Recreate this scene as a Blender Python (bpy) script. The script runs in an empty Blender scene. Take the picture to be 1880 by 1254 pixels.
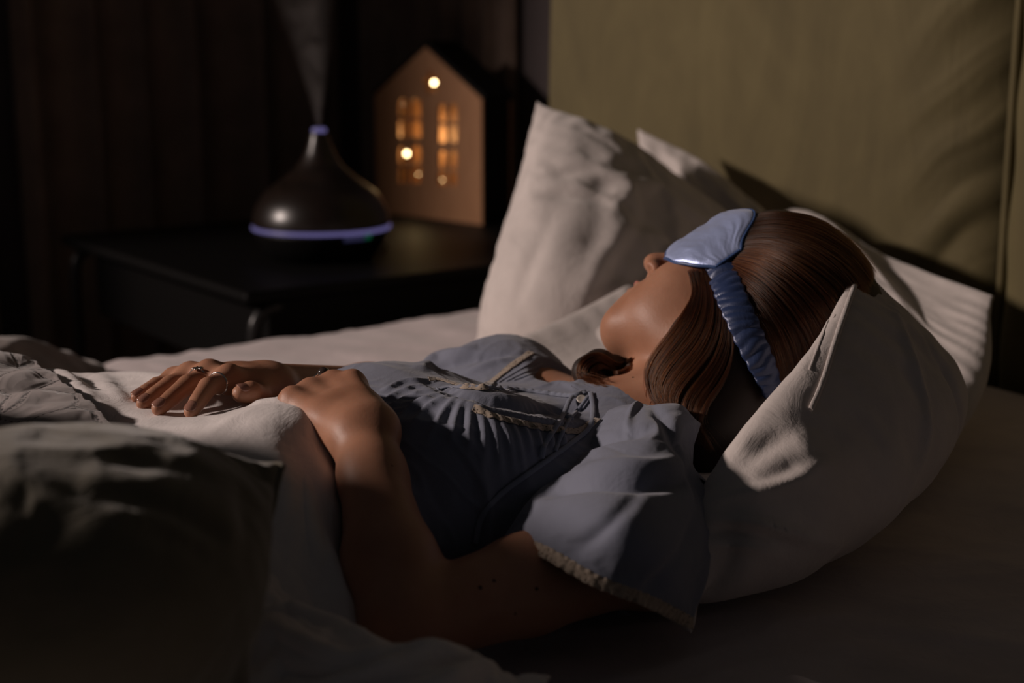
import bpy, bmesh, math, random
import numpy as np
from mathutils import Vector, Matrix
from mathutils.bvhtree import BVHTree

C = bpy.context
SC = C.scene
COL = SC.collection
PI = math.pi
random.seed(4)
RNG = np.random.default_rng(7)

# ------------------------------------------------------------------ camera
F_PX = 50.0 / 36.0 * 1880
MAT_Z = 0.55                                   # mattress top
YAW, PITCH = math.radians(36.5), math.radians(12.0)
CAM = Vector((-1.607, -1.125, MAT_Z + 0.44))
FWD = Vector((math.sin(YAW) * math.cos(PITCH), math.cos(YAW) * math.cos(PITCH), -math.sin(PITCH)))
RIGHT = Vector((math.cos(YAW), -math.sin(YAW), 0))
UP = RIGHT.cross(FWD)
cam_data = bpy.data.cameras.new('camera')
cam = bpy.data.objects.new('camera', cam_data)
COL.objects.link(cam)
cam.matrix_world = Matrix(((RIGHT.x, UP.x, -FWD.x, CAM.x), (RIGHT.y, UP.y, -FWD.y, CAM.y),
                           (RIGHT.z, UP.z, -FWD.z, CAM.z), (0, 0, 0, 1)))
cam_data.sensor_width = 36
cam_data.lens = 50
cam_data.clip_start = 0.05
cam_data.dof.use_dof = True
cam_data.dof.focus_distance = 1.17
cam_data.dof.aperture_fstop = 4.0
SC.camera = cam

# ------------------------------------------------------------------ world, key light, exposure
world = bpy.data.worlds.new('world')
SC.world = world
world.use_nodes = True
world.node_tree.nodes['Background'].inputs[0].default_value = (0.85, 0.85, 0.9, 1)
world.node_tree.nodes['Background'].inputs[1].default_value = 0.018
KEY_AIM = Vector((-0.62, 0.24, MAT_Z + 0.25))
KEY_DIR = Vector((-0.83, 0.43, 0.365)).normalized()
kd = bpy.data.lights.new('window_light', 'SPOT')
kd.energy = 900
kd.color = (1.0, 0.83, 0.75)
kd.shadow_soft_size = 0.20
kd.spot_size = math.radians(41)
kd.spot_blend = 0.7
key = bpy.data.objects.new('window_light', kd)
COL.objects.link(key)
key.location = KEY_AIM + KEY_DIR * 5.5
key.rotation_euler = (-KEY_DIR).to_track_quat('-Z', 'Y').to_euler()
SC.view_settings.view_transform = 'Standard'
SC.view_settings.look = 'None'
SC.view_settings.exposure = 0.0
SC.view_settings.gamma = 1.0
SC.cycles.use_denoising = True

# ------------------------------------------------------------------ coordinates
def at(px, py, d):
    """world point seen at pixel px, py of the 1880 x 1254 frame, d metres in front of the camera"""
    return CAM + (FWD + RIGHT * ((px - 940) / F_PX) + UP * ((627 - py) / F_PX)) * d
def on_z(px, py, z):
    r = FWD + RIGHT * ((px - 940) / F_PX) + UP * ((627 - py) / F_PX)
    return CAM + r * ((z - CAM.z) / r.z)
def on_x(px, py, x):
    r = FWD + RIGHT * ((px - 940) / F_PX) + UP * ((627 - py) / F_PX)
    return CAM + r * ((x - CAM.x) / r.x)
def on_y(px, py, y):
    r = FWD + RIGHT * ((px - 940) / F_PX) + UP * ((627 - py) / F_PX)
    return CAM + r * ((y - CAM.y) / r.y)
def project(p):
    v = Vector(p) - CAM
    d = v.dot(FWD)
    return (round(940 + F_PX * v.dot(RIGHT) / d), round(627 - F_PX * v.dot(UP) / d), round(d, 3))

# ------------------------------------------------------------------ materials
def mat(name, color, rough=0.7, metallic=0.0, **kw):
    m = bpy.data.materials.new(name)
    m.use_nodes = True
    nt = m.node_tree
    b = nt.nodes['Principled BSDF']
    b.inputs['Base Color'].default_value = (*color, 1)
    b.inputs['Roughness'].default_value = rough
    b.inputs['Metallic'].default_value = metallic
    for k, v in kw.items():
        b.inputs[k.replace('_', ' ')].default_value = v
    return m
def nodes(m):
    return m.node_tree, m.node_tree.nodes['Principled BSDF']
def tex_coord(nt, scale=(1, 1, 1), kind='Object'):
    tc = nt.nodes.new('ShaderNodeTexCoord')
    mp = nt.nodes.new('ShaderNodeMapping')
    mp.inputs['Scale'].default_value = scale
    nt.links.new(tc.outputs[kind], mp.inputs['Vector'])
    return mp.outputs[0]
def noise_node(nt, vec, scale, detail=4, rough=0.55, dist=0.0):
    n = nt.nodes.new('ShaderNodeTexNoise')
    n.inputs['Scale'].default_value = scale
    n.inputs['Detail'].default_value = detail
    n.inputs['Roughness'].default_value = rough
    n.inputs['Distortion'].default_value = dist
    nt.links.new(vec, n.inputs['Vector'])
    return n.outputs[0]
def ramp(nt, val, stops):
    r = nt.nodes.new('ShaderNodeValToRGB')
    while len(r.color_ramp.elements) < len(stops):
        r.color_ramp.elements.new(0.5)
    for e, (p, c) in zip(r.color_ramp.elements, stops):
        e.position = p
        e.color = (*c, 1)
    nt.links.new(val, r.inputs[0])
    return r.outputs[0]
def bump(nt, b, height, strength, dist, normal=None):
    n = nt.nodes.new('ShaderNodeBump')
    n.inputs['Strength'].default_value = strength
    n.inputs['Distance'].default_value = dist
    nt.links.new(height, n.inputs['Height'])
    if normal is not None:
        nt.links.new(normal, n.inputs['Normal'])
    nt.links.new(n.outputs[0], b.inputs['Normal'])
    return n.outputs[0]
def fabric(name, color, var=0.12, wrinkle=0.35, weave=900, sheen=0.25, stretch=(1, 1, 1), rough=0.85):
    m = mat(name, color, rough)
    nt, b = nodes(m)
    b.inputs['Sheen Weight'].default_value = sheen
    b.inputs['Sheen Roughness'].default_value = 0.5
    b.inputs['Specular IOR Level'].default_value = 0.25
    v = tex_coord(nt, stretch)
    n1 = noise_node(nt, v, 9, 5, 0.6)
    lo = tuple(c * (1 - var) for c in color)
    hi = tuple(min(1, c * (1 + var)) for c in color)
    nt.links.new(ramp(nt, n1, [(0.3, lo), (0.7, hi)]), b.inputs['Base Color'])
    n2 = noise_node(nt, v, 26, 6, 0.6, 0.6)
    nb = bump(nt, b, n2, wrinkle, 0.006)
    n3 = noise_node(nt, tex_coord(nt), weave, 2, 0.5)
    bump(nt, b, n3, 0.15, 0.0006, nb)
    return m

M = {}
M['white_cotton'] = fabric('white_cotton', (0.76, 0.70, 0.68))
M['sheet_cotton'] = fabric('sheet_cotton', (0.60, 0.52, 0.52))
M['pillow_cotton'] = fabric('pillow_cotton', (0.60, 0.54, 0.51))
M['khaki'] = fabric('khaki_velvet', (0.135, 0.115, 0.075), 0.15, 0.5, 500, 0.35)
M['quilt'] = fabric('quilt_cotton', (0.30, 0.26, 0.25), 0.1, 0.3)
M['brown_throw'] = fabric('brown_throw', (0.20, 0.16, 0.14))
M['gown'] = fabric('gown_cotton', (0.19, 0.203, 0.262), 0.08, 0.25, 1200, 0.2)
M['gown_cord'] = fabric('gown_cord', (0.22, 0.24, 0.31), 0.05, 0.1)
M['curtain'] = fabric('curtain_cloth', (0.20, 0.14, 0.11), 0.2, 0.3, 300, 0.1)
M['lace_solid'] = mat('pearl_button', (0.5, 0.45, 0.4), 0.3)
M['lace'] = fabric('cream_lace', (0.40, 0.32, 0.25), 0.1, 0.2)

def make_lace(m):
    nt, b = nodes(m)
    v = tex_coord(nt)
    vo = nt.nodes.new('ShaderNodeTexVoronoi')
    vo.inputs['Scale'].default_value = 420
    nt.links.new(v, vo.inputs['Vector'])
    r = ramp(nt, vo.outputs['Distance'], [(0.22, (0, 0, 0)), (0.34, (1, 1, 1))])
    nt.links.new(r, b.inputs['Alpha'])
make_lace(M['lace'])

def make_velvet():
    m = mat('olive_velvet', (0.13, 0.11, 0.055), 0.75)
    nt, b = nodes(m)
    b.inputs['Sheen Weight'].default_value = 0.5
    b.inputs['Sheen Tint'].default_value = (0.75, 0.7, 0.4, 1)
    b.inputs['Specular IOR Level'].default_value = 0.2
    v = tex_coord(nt)
    n1 = noise_node(nt, v, 3.0, 5, 0.6, 0.8)
    n2 = noise_node(nt, tex_coord(nt, (1, 1, 0.35)), 9.0, 6, 0.65, 1.5)
    mx = nt.nodes.new('ShaderNodeMath'); mx.operation = 'MULTIPLY_ADD'
    nt.links.new(n1, mx.inputs[0]); mx.inputs[1].default_value = 0.55
    mm = nt.nodes.new('ShaderNodeMath'); mm.operation = 'MULTIPLY'
    nt.links.new(n2, mm.inputs[0]); mm.inputs[1].default_value = 0.45
    nt.links.new(mm.outputs[0], mx.inputs[2])
    nt.links.new(ramp(nt, mx.outputs[0], [(0.33, (0.088, 0.070, 0.034)), (0.52, (0.122, 0.098, 0.046)), (0.68, (0.150, 0.122, 0.058))]), b.inputs['Base Color'])
    nb = bump(nt, b, n2, 0.25, 0.01)
    bump(nt, b, noise_node(nt, v, 700, 2), 0.1, 0.0008, nb)
    return m
M['velvet'] = make_velvet()

def make_skin():
    m = mat('skin', (0.46, 0.24, 0.145), 0.48)
    nt, b = nodes(m)
    b.inputs['Subsurface Weight'].default_value = 0.25
    b.inputs['Subsurface Radius'].default_value = (0.012, 0.004, 0.002)
    b.inputs['Subsurface Scale'].default_value = 0.5
    b.inputs['Specular IOR Level'].default_value = 0.4
    v = tex_coord(nt)
    n1 = noise_node(nt, v, 30, 4)
    nt.links.new(ramp(nt, n1, [(0.3, (0.375, 0.175, 0.103)), (0.7, (0.46, 0.232, 0.145))]), b.inputs['Base Color'])
    bump(nt, b, noise_node(nt, v, 420, 4, 0.6), 0.12, 0.0015)
    return m
M['skin'] = make_skin()
M['lip'] = mat('lip', (0.42, 0.15, 0.12), 0.4)
M['mole'] = mat('mole', (0.06, 0.025, 0.015), 0.6)
M['nail'] = mat('nail_polish', (0.34, 0.165, 0.12), 0.15, Coat_Weight=0.5)
M['silver'] = mat('silver', (0.75, 0.70, 0.66), 0.18, 1.0)
M['stone'] = mat('dark_stone', (0.05, 0.035, 0.03), 0.08, 0.0, Coat_Weight=1.0)
M['black'] = mat('black_lacquer', (0.0035, 0.0032, 0.0032), 0.5, Specular_IOR_Level=0.12)
M['black_metal'] = mat('black_metal', (0.014, 0.013, 0.013), 0.35, 0.3)
M['wall'] = fabric('wall_paint', (0.085, 0.068, 0.068), 0.05, 0.05, 200, 0.0)
M['wood_dark'] = mat('dark_walnut', (0.030, 0.017, 0.011), 0.33)
M['plywood'] = mat('plywood', (0.34, 0.19, 0.10), 0.6)
M['floor'] = mat('dark_floor', (0.03, 0.022, 0.018), 0.5)
M['bed_frame'] = fabric('bed_upholstery', (0.10, 0.085, 0.045), 0.1, 0.1)

def wood_grain(m, c0, c1, scale):
    nt, b = nodes(m)
    v = tex_coord(nt, scale)
    n = noise_node(nt, v, 14, 6, 0.6, 1.2)
    nt.links.new(ramp(nt, n, [(0.3, c0), (0.7, c1)]), b.inputs['Base Color'])
wood_grain(M['plywood'], (0.29, 0.13, 0.053), (0.38, 0.185, 0.083), (6, 6, 0.8))
wood_grain(M['wood_dark'], (0.005, 0.003, 0.002), (0.013, 0.007, 0.0045), (1, 1, 8))
wood_grain(M['floor'], (0.02, 0.014, 0.011), (0.04, 0.028, 0.02), (1, 8, 1))

def emit(name, color, strength, base=(0.02, 0.02, 0.02)):
    m = mat(name, base, 0.4)
    nt, b = nodes(m)
    b.inputs['Emission Color'].default_value = (*color, 1)
    b.inputs['Emission Strength'].default_value = strength
    return m
M['ring_glow'] = emit('lavender_light', (0.30, 0.26, 0.66), 0.30)
M['green_glow'] = emit('green_light', (0.02, 0.45, 0.22), 0.10)
M['bulb_glow'] = emit('warm_bulb', (1.0, 0.72, 0.36), 14)

def make_satin():
    m = mat('blue_satin', (0.50, 0.60, 0.95), 0.40, 0.45)
    nt, b = nodes(m)
    b.inputs['Specular IOR Level'].default_value = 0.7
    b.inputs['Sheen Weight'].default_value = 0.3
    b.inputs['Anisotropic'].default_value = 0.4
    v = tex_coord(nt)
    bump(nt, b, noise_node(nt, v, 55, 4, 0.55, 0.8), 0.25, 0.004)
    return m
M['satin'] = make_satin()
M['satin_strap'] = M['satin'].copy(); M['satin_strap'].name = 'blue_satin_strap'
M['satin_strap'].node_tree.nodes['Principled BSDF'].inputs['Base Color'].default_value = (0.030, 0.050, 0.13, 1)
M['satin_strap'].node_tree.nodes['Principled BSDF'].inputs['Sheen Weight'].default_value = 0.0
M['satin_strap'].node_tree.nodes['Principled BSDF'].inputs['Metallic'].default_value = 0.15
M['satin_dark'] = mat('blue_satin_piping', (0.055, 0.10, 0.24), 0.35)

def make_hair(name, c0, c1):
    m = bpy.data.materials.new(name)
    m.use_nodes = True
    nt = m.node_tree
    nt.nodes.clear()
    out = nt.nodes.new('ShaderNodeOutputMaterial')
    h = nt.nodes.new('ShaderNodeBsdfHairPrincipled')
    h.parametrization = 'COLOR'
    h.inputs['Roughness'].default_value = 0.30
    h.inputs['IOR'].default_value = 1.42
    h.inputs['Radial Roughness'].default_value = 0.4
    h.inputs['Random Roughness'].default_value = 0.1
    hi = nt.nodes.new('ShaderNodeHairInfo')
    r = nt.nodes.new('ShaderNodeValToRGB')
    r.color_ramp.elements[0].color = (*c0, 1)
    r.color_ramp.elements[1].color = (*c1, 1)
    nt.links.new(hi.outputs['Random'], r.inputs[0])
    nt.links.new(r.outputs[0], h.inputs['Color'])
    nt.links.new(h.outputs[0], out.inputs[0])
    return m
M['hair'] = make_hair('brown_hair', (0.006, 0.0024, 0.0014), (0.070, 0.023, 0.0075))
M['hair_base'] = mat('dark_hair_base', (0.018, 0.009, 0.006), 0.6)

# ------------------------------------------------------------------ numpy noise
_perm = np.random.default_rng(11).permutation(256)
_perm = np.concatenate([_perm, _perm, _perm])
_grad = np.random.default_rng(12).normal(size=(256, 3))
_grad /= np.linalg.norm(_grad, axis=1)[:, None]
def perlin(p):
    p = np.asarray(p, float)
    i = np.floor(p).astype(int)
    f = p - i
    i &= 255
    u = f * f * f * (f * (f * 6 - 15) + 10)
    out = 0
    for dx in (0, 1):
        wx = u[..., 0] if dx else 1 - u[..., 0]
        a = _perm[i[..., 0] + dx]
        for dy in (0, 1):
            wy = u[..., 1] if dy else 1 - u[..., 1]
            b = _perm[a + i[..., 1] + dy]
            for dz in (0, 1):
                wz = u[..., 2] if dz else 1 - u[..., 2]
                g = _grad[_perm[b + i[..., 2] + dz]]
                out = out + wx * wy * wz * (g[..., 0] * (f[..., 0] - dx) + g[..., 1] * (f[..., 1] - dy) + g[..., 2] * (f[..., 2] - dz))
    return out * 1.6
def fbm(p, octs=4, gain=0.5):
    s, a, q = 0, 1.0, np.asarray(p, float)
    for _ in range(octs):
        s = s + a * perlin(q)
        q = q * 2.03 + 17.3
        a *= gain
    return s
def ridged(p, octs=3):
    s, a, q = 0, 1.0, np.asarray(p, float)
    for _ in range(octs):
        n = 1 - np.abs(perlin(q)) * 1.6
        s = s + a * n * n * n
        q = q * 1.9 + 9.1
        a *= 0.5
    return s - 0.9

# ------------------------------------------------------------------ objects
def empty(name, loc=(0, 0, 0), label=None, cat=None, group=None, kind=None):
    o = bpy.data.objects.new(name, None)
    COL.objects.link(o)
    o.location = loc
    o.empty_display_size = 0.05
    tag(o, label, cat, group, kind)
    return o
def tag(o, label=None, cat=None, group=None, kind=None):
    if label: o['label'] = label
    if cat: o['category'] = cat
    if group: o['group'] = group
    if kind: o['kind'] = kind
    return o
def adopt(o, parent):
    if parent is not None:
        C.view_layer.update()
        mw = parent.matrix_world.copy()
        o.parent = parent
        o.matrix_parent_inverse = mw.inverted()
def mesh_obj(name, verts, faces, material, parent=None, smooth=True, crease=None):
    me = bpy.data.meshes.new(name)
    verts = np.asarray(verts, dtype=np.float64)
    me.from_pydata([tuple(v) for v in verts], [], [tuple(int(i) for i in f) for f in faces])
    me.validate()
    me.update()
    if smooth:
        me.polygons.foreach_set('use_smooth', [True] * len(me.polygons))
    o = bpy.data.objects.new(name, me)
    COL.objects.link(o)
    if material is not None:
        me.materials.append(material)
    adopt(o, parent)
    return o
def bm_obj(name, bm, material, parent=None, smooth=True):
    me = bpy.data.meshes.new(name)
    bmesh.ops.recalc_face_normals(bm, faces=bm.faces[:])
    bm.to_mesh(me)
    bm.free()
    if smooth:
        me.polygons.foreach_set('use_smooth', [True] * len(me.polygons))
    o = bpy.data.objects.new(name, me)
    COL.objects.link(o)
    me.materials.append(material)
    adopt(o, parent)
    return o
def add_box(bm, lo, hi, bev=0.0, mtx=None):
    r = bmesh.ops.create_cube(bm, size=1)
    vs = r['verts']
    for v in vs:
        v.co = Vector([(lo[i] + hi[i]) / 2 + v.co[i] * (hi[i] - lo[i]) for i in range(3)])
    if bev:
        es = list({e for v in vs for e in v.link_edges})
        rb = bmesh.ops.bevel(bm, geom=es, offset=bev, segments=3, affect='EDGES', profile=0.5)
        vs = list({v for f in rb['faces'] for v in f.verts} | {v for v in vs if v.is_valid})
    if mtx is not None:
        bmesh.ops.transform(bm, matrix=mtx, verts=[v for v in vs if v.is_valid])
    return vs
def add_lathe(bm, prof, segs=64, mtx=Matrix()):
    rings = []
    for r, z in prof:
        rings.append([bm.verts.new(mtx @ Vector((r * math.cos(2 * PI * k / segs), r * math.sin(2 * PI * k / segs), z))) for k in range(segs)])
    for a, b in zip(rings, rings[1:]):
        for k in range(segs):
            bm.faces.new((a[k], a[(k + 1) % segs], b[(k + 1) % segs], b[k]))
    for rg in (rings[0], rings[-1]):
        try: bm.faces.new(rg)
        except ValueError: pass
def catmull(pts, n):
    """n samples on a Catmull-Rom curve through pts (K, dims)"""
    P = np.asarray(pts, float)
    K = len(P)
    if K == 2:
        t = np.linspace(0, 1, n).reshape((-1,) + (1,) * (P.ndim - 1))
        return P[:1] * (1 - t) + P[1:] * t
    E = np.concatenate([2 * P[:1] - P[1:2], P, 2 * P[-1:] - P[-2:-1]], 0)
    t = np.linspace(0, K - 1, n)
    i = np.minimum(t.astype(int), K - 2)
    f = (t - i)[:, None]
    if P.ndim > 2:
        f = f.reshape((-1,) + (1,) * (P.ndim - 1))
    a, b, c, d = E[i], E[i + 1], E[i + 2], E[i + 3]
    return 0.5 * (2 * b + (c - a) * f + (2 * a - 5 * b + 4 * c - d) * f ** 2 + (3 * b - a - 3 * c + d) * f ** 3)
def bake_modifiers(o):
    """keeps the subdivided shape as the mesh itself"""
    dg = C.evaluated_depsgraph_get()
    me = bpy.data.meshes.new_from_object(o.evaluated_get(dg), depsgraph=dg)
    o.modifiers.clear()
    old = o.data
    o.data = me
    bpy.data.meshes.remove(old)
def draw_folds(V, N, bv, folds, amp_end=0.7):
    """raises or sinks creases along pixel polylines laid on a surface"""
    out = np.zeros(len(V))
    for pts, w, h in folds:
        Pq = []
        for x, y in catmull(pts, 34):
            hh, _ = sight(bv, x, y)
            if hh is not None: Pq.append(np.array(hh))
        if len(Pq) < 6: continue
        Pq = np.array(Pq)
        lo, hi = Pq.min(0) - 3 * w, Pq.max(0) + 3 * w
        m = np.where(((V > lo) & (V < hi)).all(1))[0]
        if not len(m): continue
        dd = np.linalg.norm(V[m][:, None, :] - Pq[None], axis=2)
        t = dd.argmin(1) / (len(Pq) - 1)
        out[m] += h * np.sin(PI * np.clip(0.08 + 0.86 * t, 0, 1)) ** amp_end * np.exp(-(dd.min(1) / w) ** 2)
    return V + N * out[:, None]
def fold_object(o, folds):
    bake_modifiers(o)
    me = o.data
    V = np.array([v.co for v in me.vertices]); N = np.array([v.normal for v in me.vertices])
    bv = BVHTree.FromPolygons([tuple(v) for v in V], [tuple(p.vertices) for p in me.polygons])
    V = draw_folds(V, N, bv, folds)
    me.vertices.foreach_set('co', V.ravel())
    me.polygons.foreach_set('use_smooth', [True] * len(me.polygons))
    me.update()
def tube(name, pts, radius, material, parent=None, n=60, segs=10, closed=False, flat=1.0, up=(0, 0, 1)):
    P = catmull([tuple(p) for p in pts], n)
    rad = np.interp(np.linspace(0, 1, n), np.linspace(0, 1, len(radius)), radius) if hasattr(radius, '__len__') else np.full(n, radius)
    V, Fc = [], []
    prev = np.array(up, float)
    for i in range(n):
        a = P[min(i + 1, n - 1)] - P[max(i - 1, 0)]
        a /= np.linalg.norm(a) + 1e-12
        b = prev - a * prev.dot(a)
        b /= np.linalg.norm(b) + 1e-12
        c = np.cross(a, b)
        prev = b
        for k in range(segs):
            th = 2 * PI * k / segs
            V.append(P[i] + rad[i] * (math.cos(th) * b * flat + math.sin(th) * c))
    for i in range(n - 1):
        for k in range(segs):
            Fc.append((i * segs + k, i * segs + (k + 1) % segs, (i + 1) * segs + (k + 1) % segs, (i + 1) * segs + k))
    Fc.append(tuple(range(segs))[::-1])
    Fc.append(tuple((n - 1) * segs + k for k in range(segs)))
    return mesh_obj(name, V, Fc, material, parent)
def patch(ctrl, nu, nv):
    """Catmull-Rom surface through a control grid: rows x cols x 3"""
    G = np.asarray([[tuple(p) for p in row] for row in ctrl], float)
    R = catmull(G, nu)
    R = np.swapaxes(catmull(np.swapaxes(R, 0, 1), nv), 0, 1)
    return R
def grid_normals(R):
    du = np.gradient(R, axis=0)
    dv = np.gradient(R, axis=1)
    n = np.cross(du, dv)
    return n / (np.linalg.norm(n, axis=2, keepdims=True) + 1e-12)
def grid_faces(nu, nv, off=0, flip=False):
    i, j = np.meshgrid(np.arange(nu - 1), np.arange(nv - 1), indexing='ij')
    a = (i * nv + j).ravel() + off
    f = np.stack([a, a + 1, a + nv + 1, a + nv], 1)
    return f[:, ::-1] if flip else f
def arclen_uv(R):
    """metric coordinates along the two grid directions"""
    s = np.linalg.norm(np.diff(R, axis=0), axis=2)
    U = np.concatenate([np.zeros((1, R.shape[1])), np.cumsum(s, 0)], 0)
    t = np.linalg.norm(np.diff(R, axis=1), axis=2)
    V = np.concatenate([np.zeros((R.shape[0], 1)), np.cumsum(t, 1)], 1)
    return U, V
def solidify(o, t, offset=-1.0):
    m = o.modifiers.new('thickness', 'SOLIDIFY')
    m.thickness = t
    m.offset = offset
    return m
def subsurf(o, n=1):
    m = o.modifiers.new('subdivision', 'SUBSURF')
    m.levels = n
    m.render_levels = n

def relax_cloth(o, frames=18, pressure=0.0, shrink=-0.03, pin=None, mass=0.2, bend=0.4, tension=12, gravity=0.0):
    """lets the cloth buckle into its own creases, then keeps the settled shape"""
    me = o.data
    vg = None
    if pin is not None:
        vg = o.vertex_groups.new(name='pin')
        for i, w in enumerate(pin):
            if w > 0: vg.add([i], float(w), 'REPLACE')
    mod = o.modifiers.new('cloth', 'CLOTH')
    s = mod.settings
    s.quality = 6
    s.mass = mass
    s.tension_stiffness = s.compression_stiffness = tension
    s.shear_stiffness = 5
    s.bending_stiffness = bend
    s.tension_damping = s.compression_damping = s.shear_damping = 8
    s.air_damping = 3
    s.shrink_min = shrink
    s.effector_weights.gravity = gravity
    if pressure:
        s.use_pressure = True
        s.uniform_pressure_force = pressure
    if vg:
        s.vertex_group_mass = 'pin'
        s.pin_stiffness = 1.0
    mod.collision_settings.use_collision = False
    SC.frame_start, SC.frame_end = 1, frames
    mod.point_cache.frame_start, mod.point_cache.frame_end = 1, frames
    for f in range(1, frames + 1):
        SC.frame_set(f)
    dg = C.evaluated_depsgraph_get()
    ev = o.evaluated_get(dg)
    m2 = ev.to_mesh()
    co = np.empty(len(me.vertices) * 3)
    m2.vertices.foreach_get('co', co)
    ev.to_mesh_clear()
    o.modifiers.remove(mod)
    if np.isfinite(co).all():
        me.vertices.foreach_set('co', co)
    me.update()
    SC.frame_set(1)
    return co.reshape(-1, 3)

# ------------------------------------------------------------------ signed-distance modelling (one continuous skin)
class Field:
    def __init__(s, lo, hi, res):
        s.lo = np.array(lo, float)
        s.res = res
        s.n = np.ceil((np.array(hi) - s.lo) / res).astype(int) + 1
        s.F = np.full(tuple(s.n), 0.05, np.float32)
    def box(s, lo, hi):
        a = np.clip(np.floor((np.array(lo) - s.lo) / s.res).astype(int), 0, s.n - 1)
        b = np.clip(np.ceil((np.array(hi) - s.lo) / s.res).astype(int) + 1, 1, s.n)
        ax = [(s.lo[i] + np.arange(a[i], b[i]) * s.res).astype(np.float32) for i in range(3)]
        return tuple(slice(a[i], b[i]) for i in range(3)), ax[0][:, None, None], ax[1][None, :, None], ax[2][None, None, :]
    def cone(s, a, b, ra, rb, k=0.01, base=None, sub=False):
        a, b = np.array(a, float), np.array(b, float)
        m = max(ra, rb) + k + 2.5 * s.res
        sl, x, y, z = s.box(np.minimum(a, b) - m, np.maximum(a, b) + m)
        ab = b - a
        L = ab.dot(ab) + 1e-12
        t = np.clip(((x - a[0]) * ab[0] + (y - a[1]) * ab[1] + (z - a[2]) * ab[2]) / L, 0, 1)
        d = np.sqrt((x - a[0] - t * ab[0]) ** 2 + (y - a[1] - t * ab[1]) ** 2 + (z - a[2] - t * ab[2]) ** 2) - (ra + (rb - ra) * t)
        s.mix(sl, d, k, base, sub)
    def ell(s, c, R, r, k=0.01, base=None, sub=False):
        """ellipsoid: centre, rows of R its axes, radii r"""
        c, r, R = np.array(c, float), np.array(r, float), np.array(R, float)
        ext = np.sqrt(((R * r[:, None]) ** 2).sum(0)) + k + 2.5 * s.res
        sl, x, y, z = s.box(c - ext, c + ext)
        x, y, z = x - c[0], y - c[1], z - c[2]
        q = [x * R[i][0] + y * R[i][1] + z * R[i][2] for i in range(3)]
        k0 = np.sqrt(sum((q[i] / r[i]) ** 2 for i in range(3)))
        k1 = np.sqrt(sum((q[i] / r[i] ** 2) ** 2 for i in range(3))) + 1e-9
        s.mix(sl, k0 * (k0 - 1) / k1, k, base, sub)
    def mix(s, sl, d, k, base, sub):
        f = s.F[sl] if base is None else base[sl]
        if sub:
            h = np.maximum(k - np.abs(-d - f), 0) / k
            s.F[sl] = np.maximum(s.F[sl], -d) + h * h * k / 4
            return
        h = np.maximum(k - np.abs(d - f), 0) / k
        g = np.minimum(d, f) - h * h * k / 4
        s.F[sl] = g if base is None else np.minimum(s.F[sl], g)
    def mesh(s):
        F = s.F
        S = F < 0
        cnt = np.zeros(tuple(s.n - 1), np.uint8)
        N = F.shape
        for dx in (0, 1):
            for dy in (0, 1):
                for dz in (0, 1):
                    cnt += S[dx:N[0] - 1 + dx, dy:N[1] - 1 + dy, dz:N[2] - 1 + dz]
        act = (cnt > 0) & (cnt < 8)
        idx = np.argwhere(act)
        vid = np.full(act.shape, -1, np.int32)
        vid[act] = np.arange(len(idx))
        acc = np.zeros((len(idx), 3)); num = np.zeros(len(idx))
        cor = [(a, b, c) for a in (0, 1) for b in (0, 1) for c in (0, 1)]
        val = {c: F[idx[:, 0] + c[0], idx[:, 1] + c[1], idx[:, 2] + c[2]].astype(float) for c in cor}
        for c in cor:
            for ax in range(3):
                if c[ax]: continue
                e = list(c); e[ax] = 1; e = tuple(e)
                va, vb = val[c], val[e]
                cr = (va < 0) != (vb < 0)
                t = np.where(cr, va / (va - vb + 1e-20), 0)
                p = np.tile(np.array(c, float), (len(idx), 1)); p[:, ax] = t
                acc += p * cr[:, None]; num += cr
        V = s.lo + (idx + acc / num[:, None]) * s.res
        faces = []
        for ax in range(3):
            b1, b2 = (ax + 1) % 3, (ax + 2) % 3
            sh = [slice(1, None)] * 3
            lo_, hi_ = [slice(1, -1)] * 3, [slice(1, -1)] * 3
            lo_[ax] = slice(0, -1); hi_[ax] = slice(1, None)
            A, B = S[tuple(lo_)], S[tuple(hi_)]
            ed = np.argwhere(A != B)
            off = np.ones(3, int); off[ax] = 0
            ed0 = ed + off
            o1 = np.zeros(3, int); o1[b1] = 1
            o2 = np.zeros(3, int); o2[b2] = 1
            q = [vid[tuple((ed0 - d).T)] for d in (o1 * 0, o1, o1 + o2, o2)]
            q = np.stack(q, 1)
            inside_first = A[tuple(ed.T)]
            q[~inside_first] = q[~inside_first][:, ::-1]
            faces.append(q)
        Fc = np.vstack(faces)
        Fc = Fc[(Fc >= 0).all(1)]
        return V, Fc
def fast_mesh(name, V, Fc, material, parent=None):
    me = bpy.data.meshes.new(name)
    me.vertices.add(len(V))
    me.vertices.foreach_set('co', np.asarray(V, np.float32).ravel())
    me.loops.add(len(Fc) * 4)
    me.loops.foreach_set('vertex_index', np.asarray(Fc, np.int32).ravel())
    me.polygons.add(len(Fc))
    me.polygons.foreach_set('loop_start', np.arange(len(Fc), dtype=np.int32) * 4)
    me.update(calc_edges=True)
    me.validate()
    me.polygons.foreach_set('use_smooth', [True] * len(me.polygons))
    o = bpy.data.objects.new(name, me)
    COL.objects.link(o)
    me.materials.append(material)
    adopt(o, parent)
    return o
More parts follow.
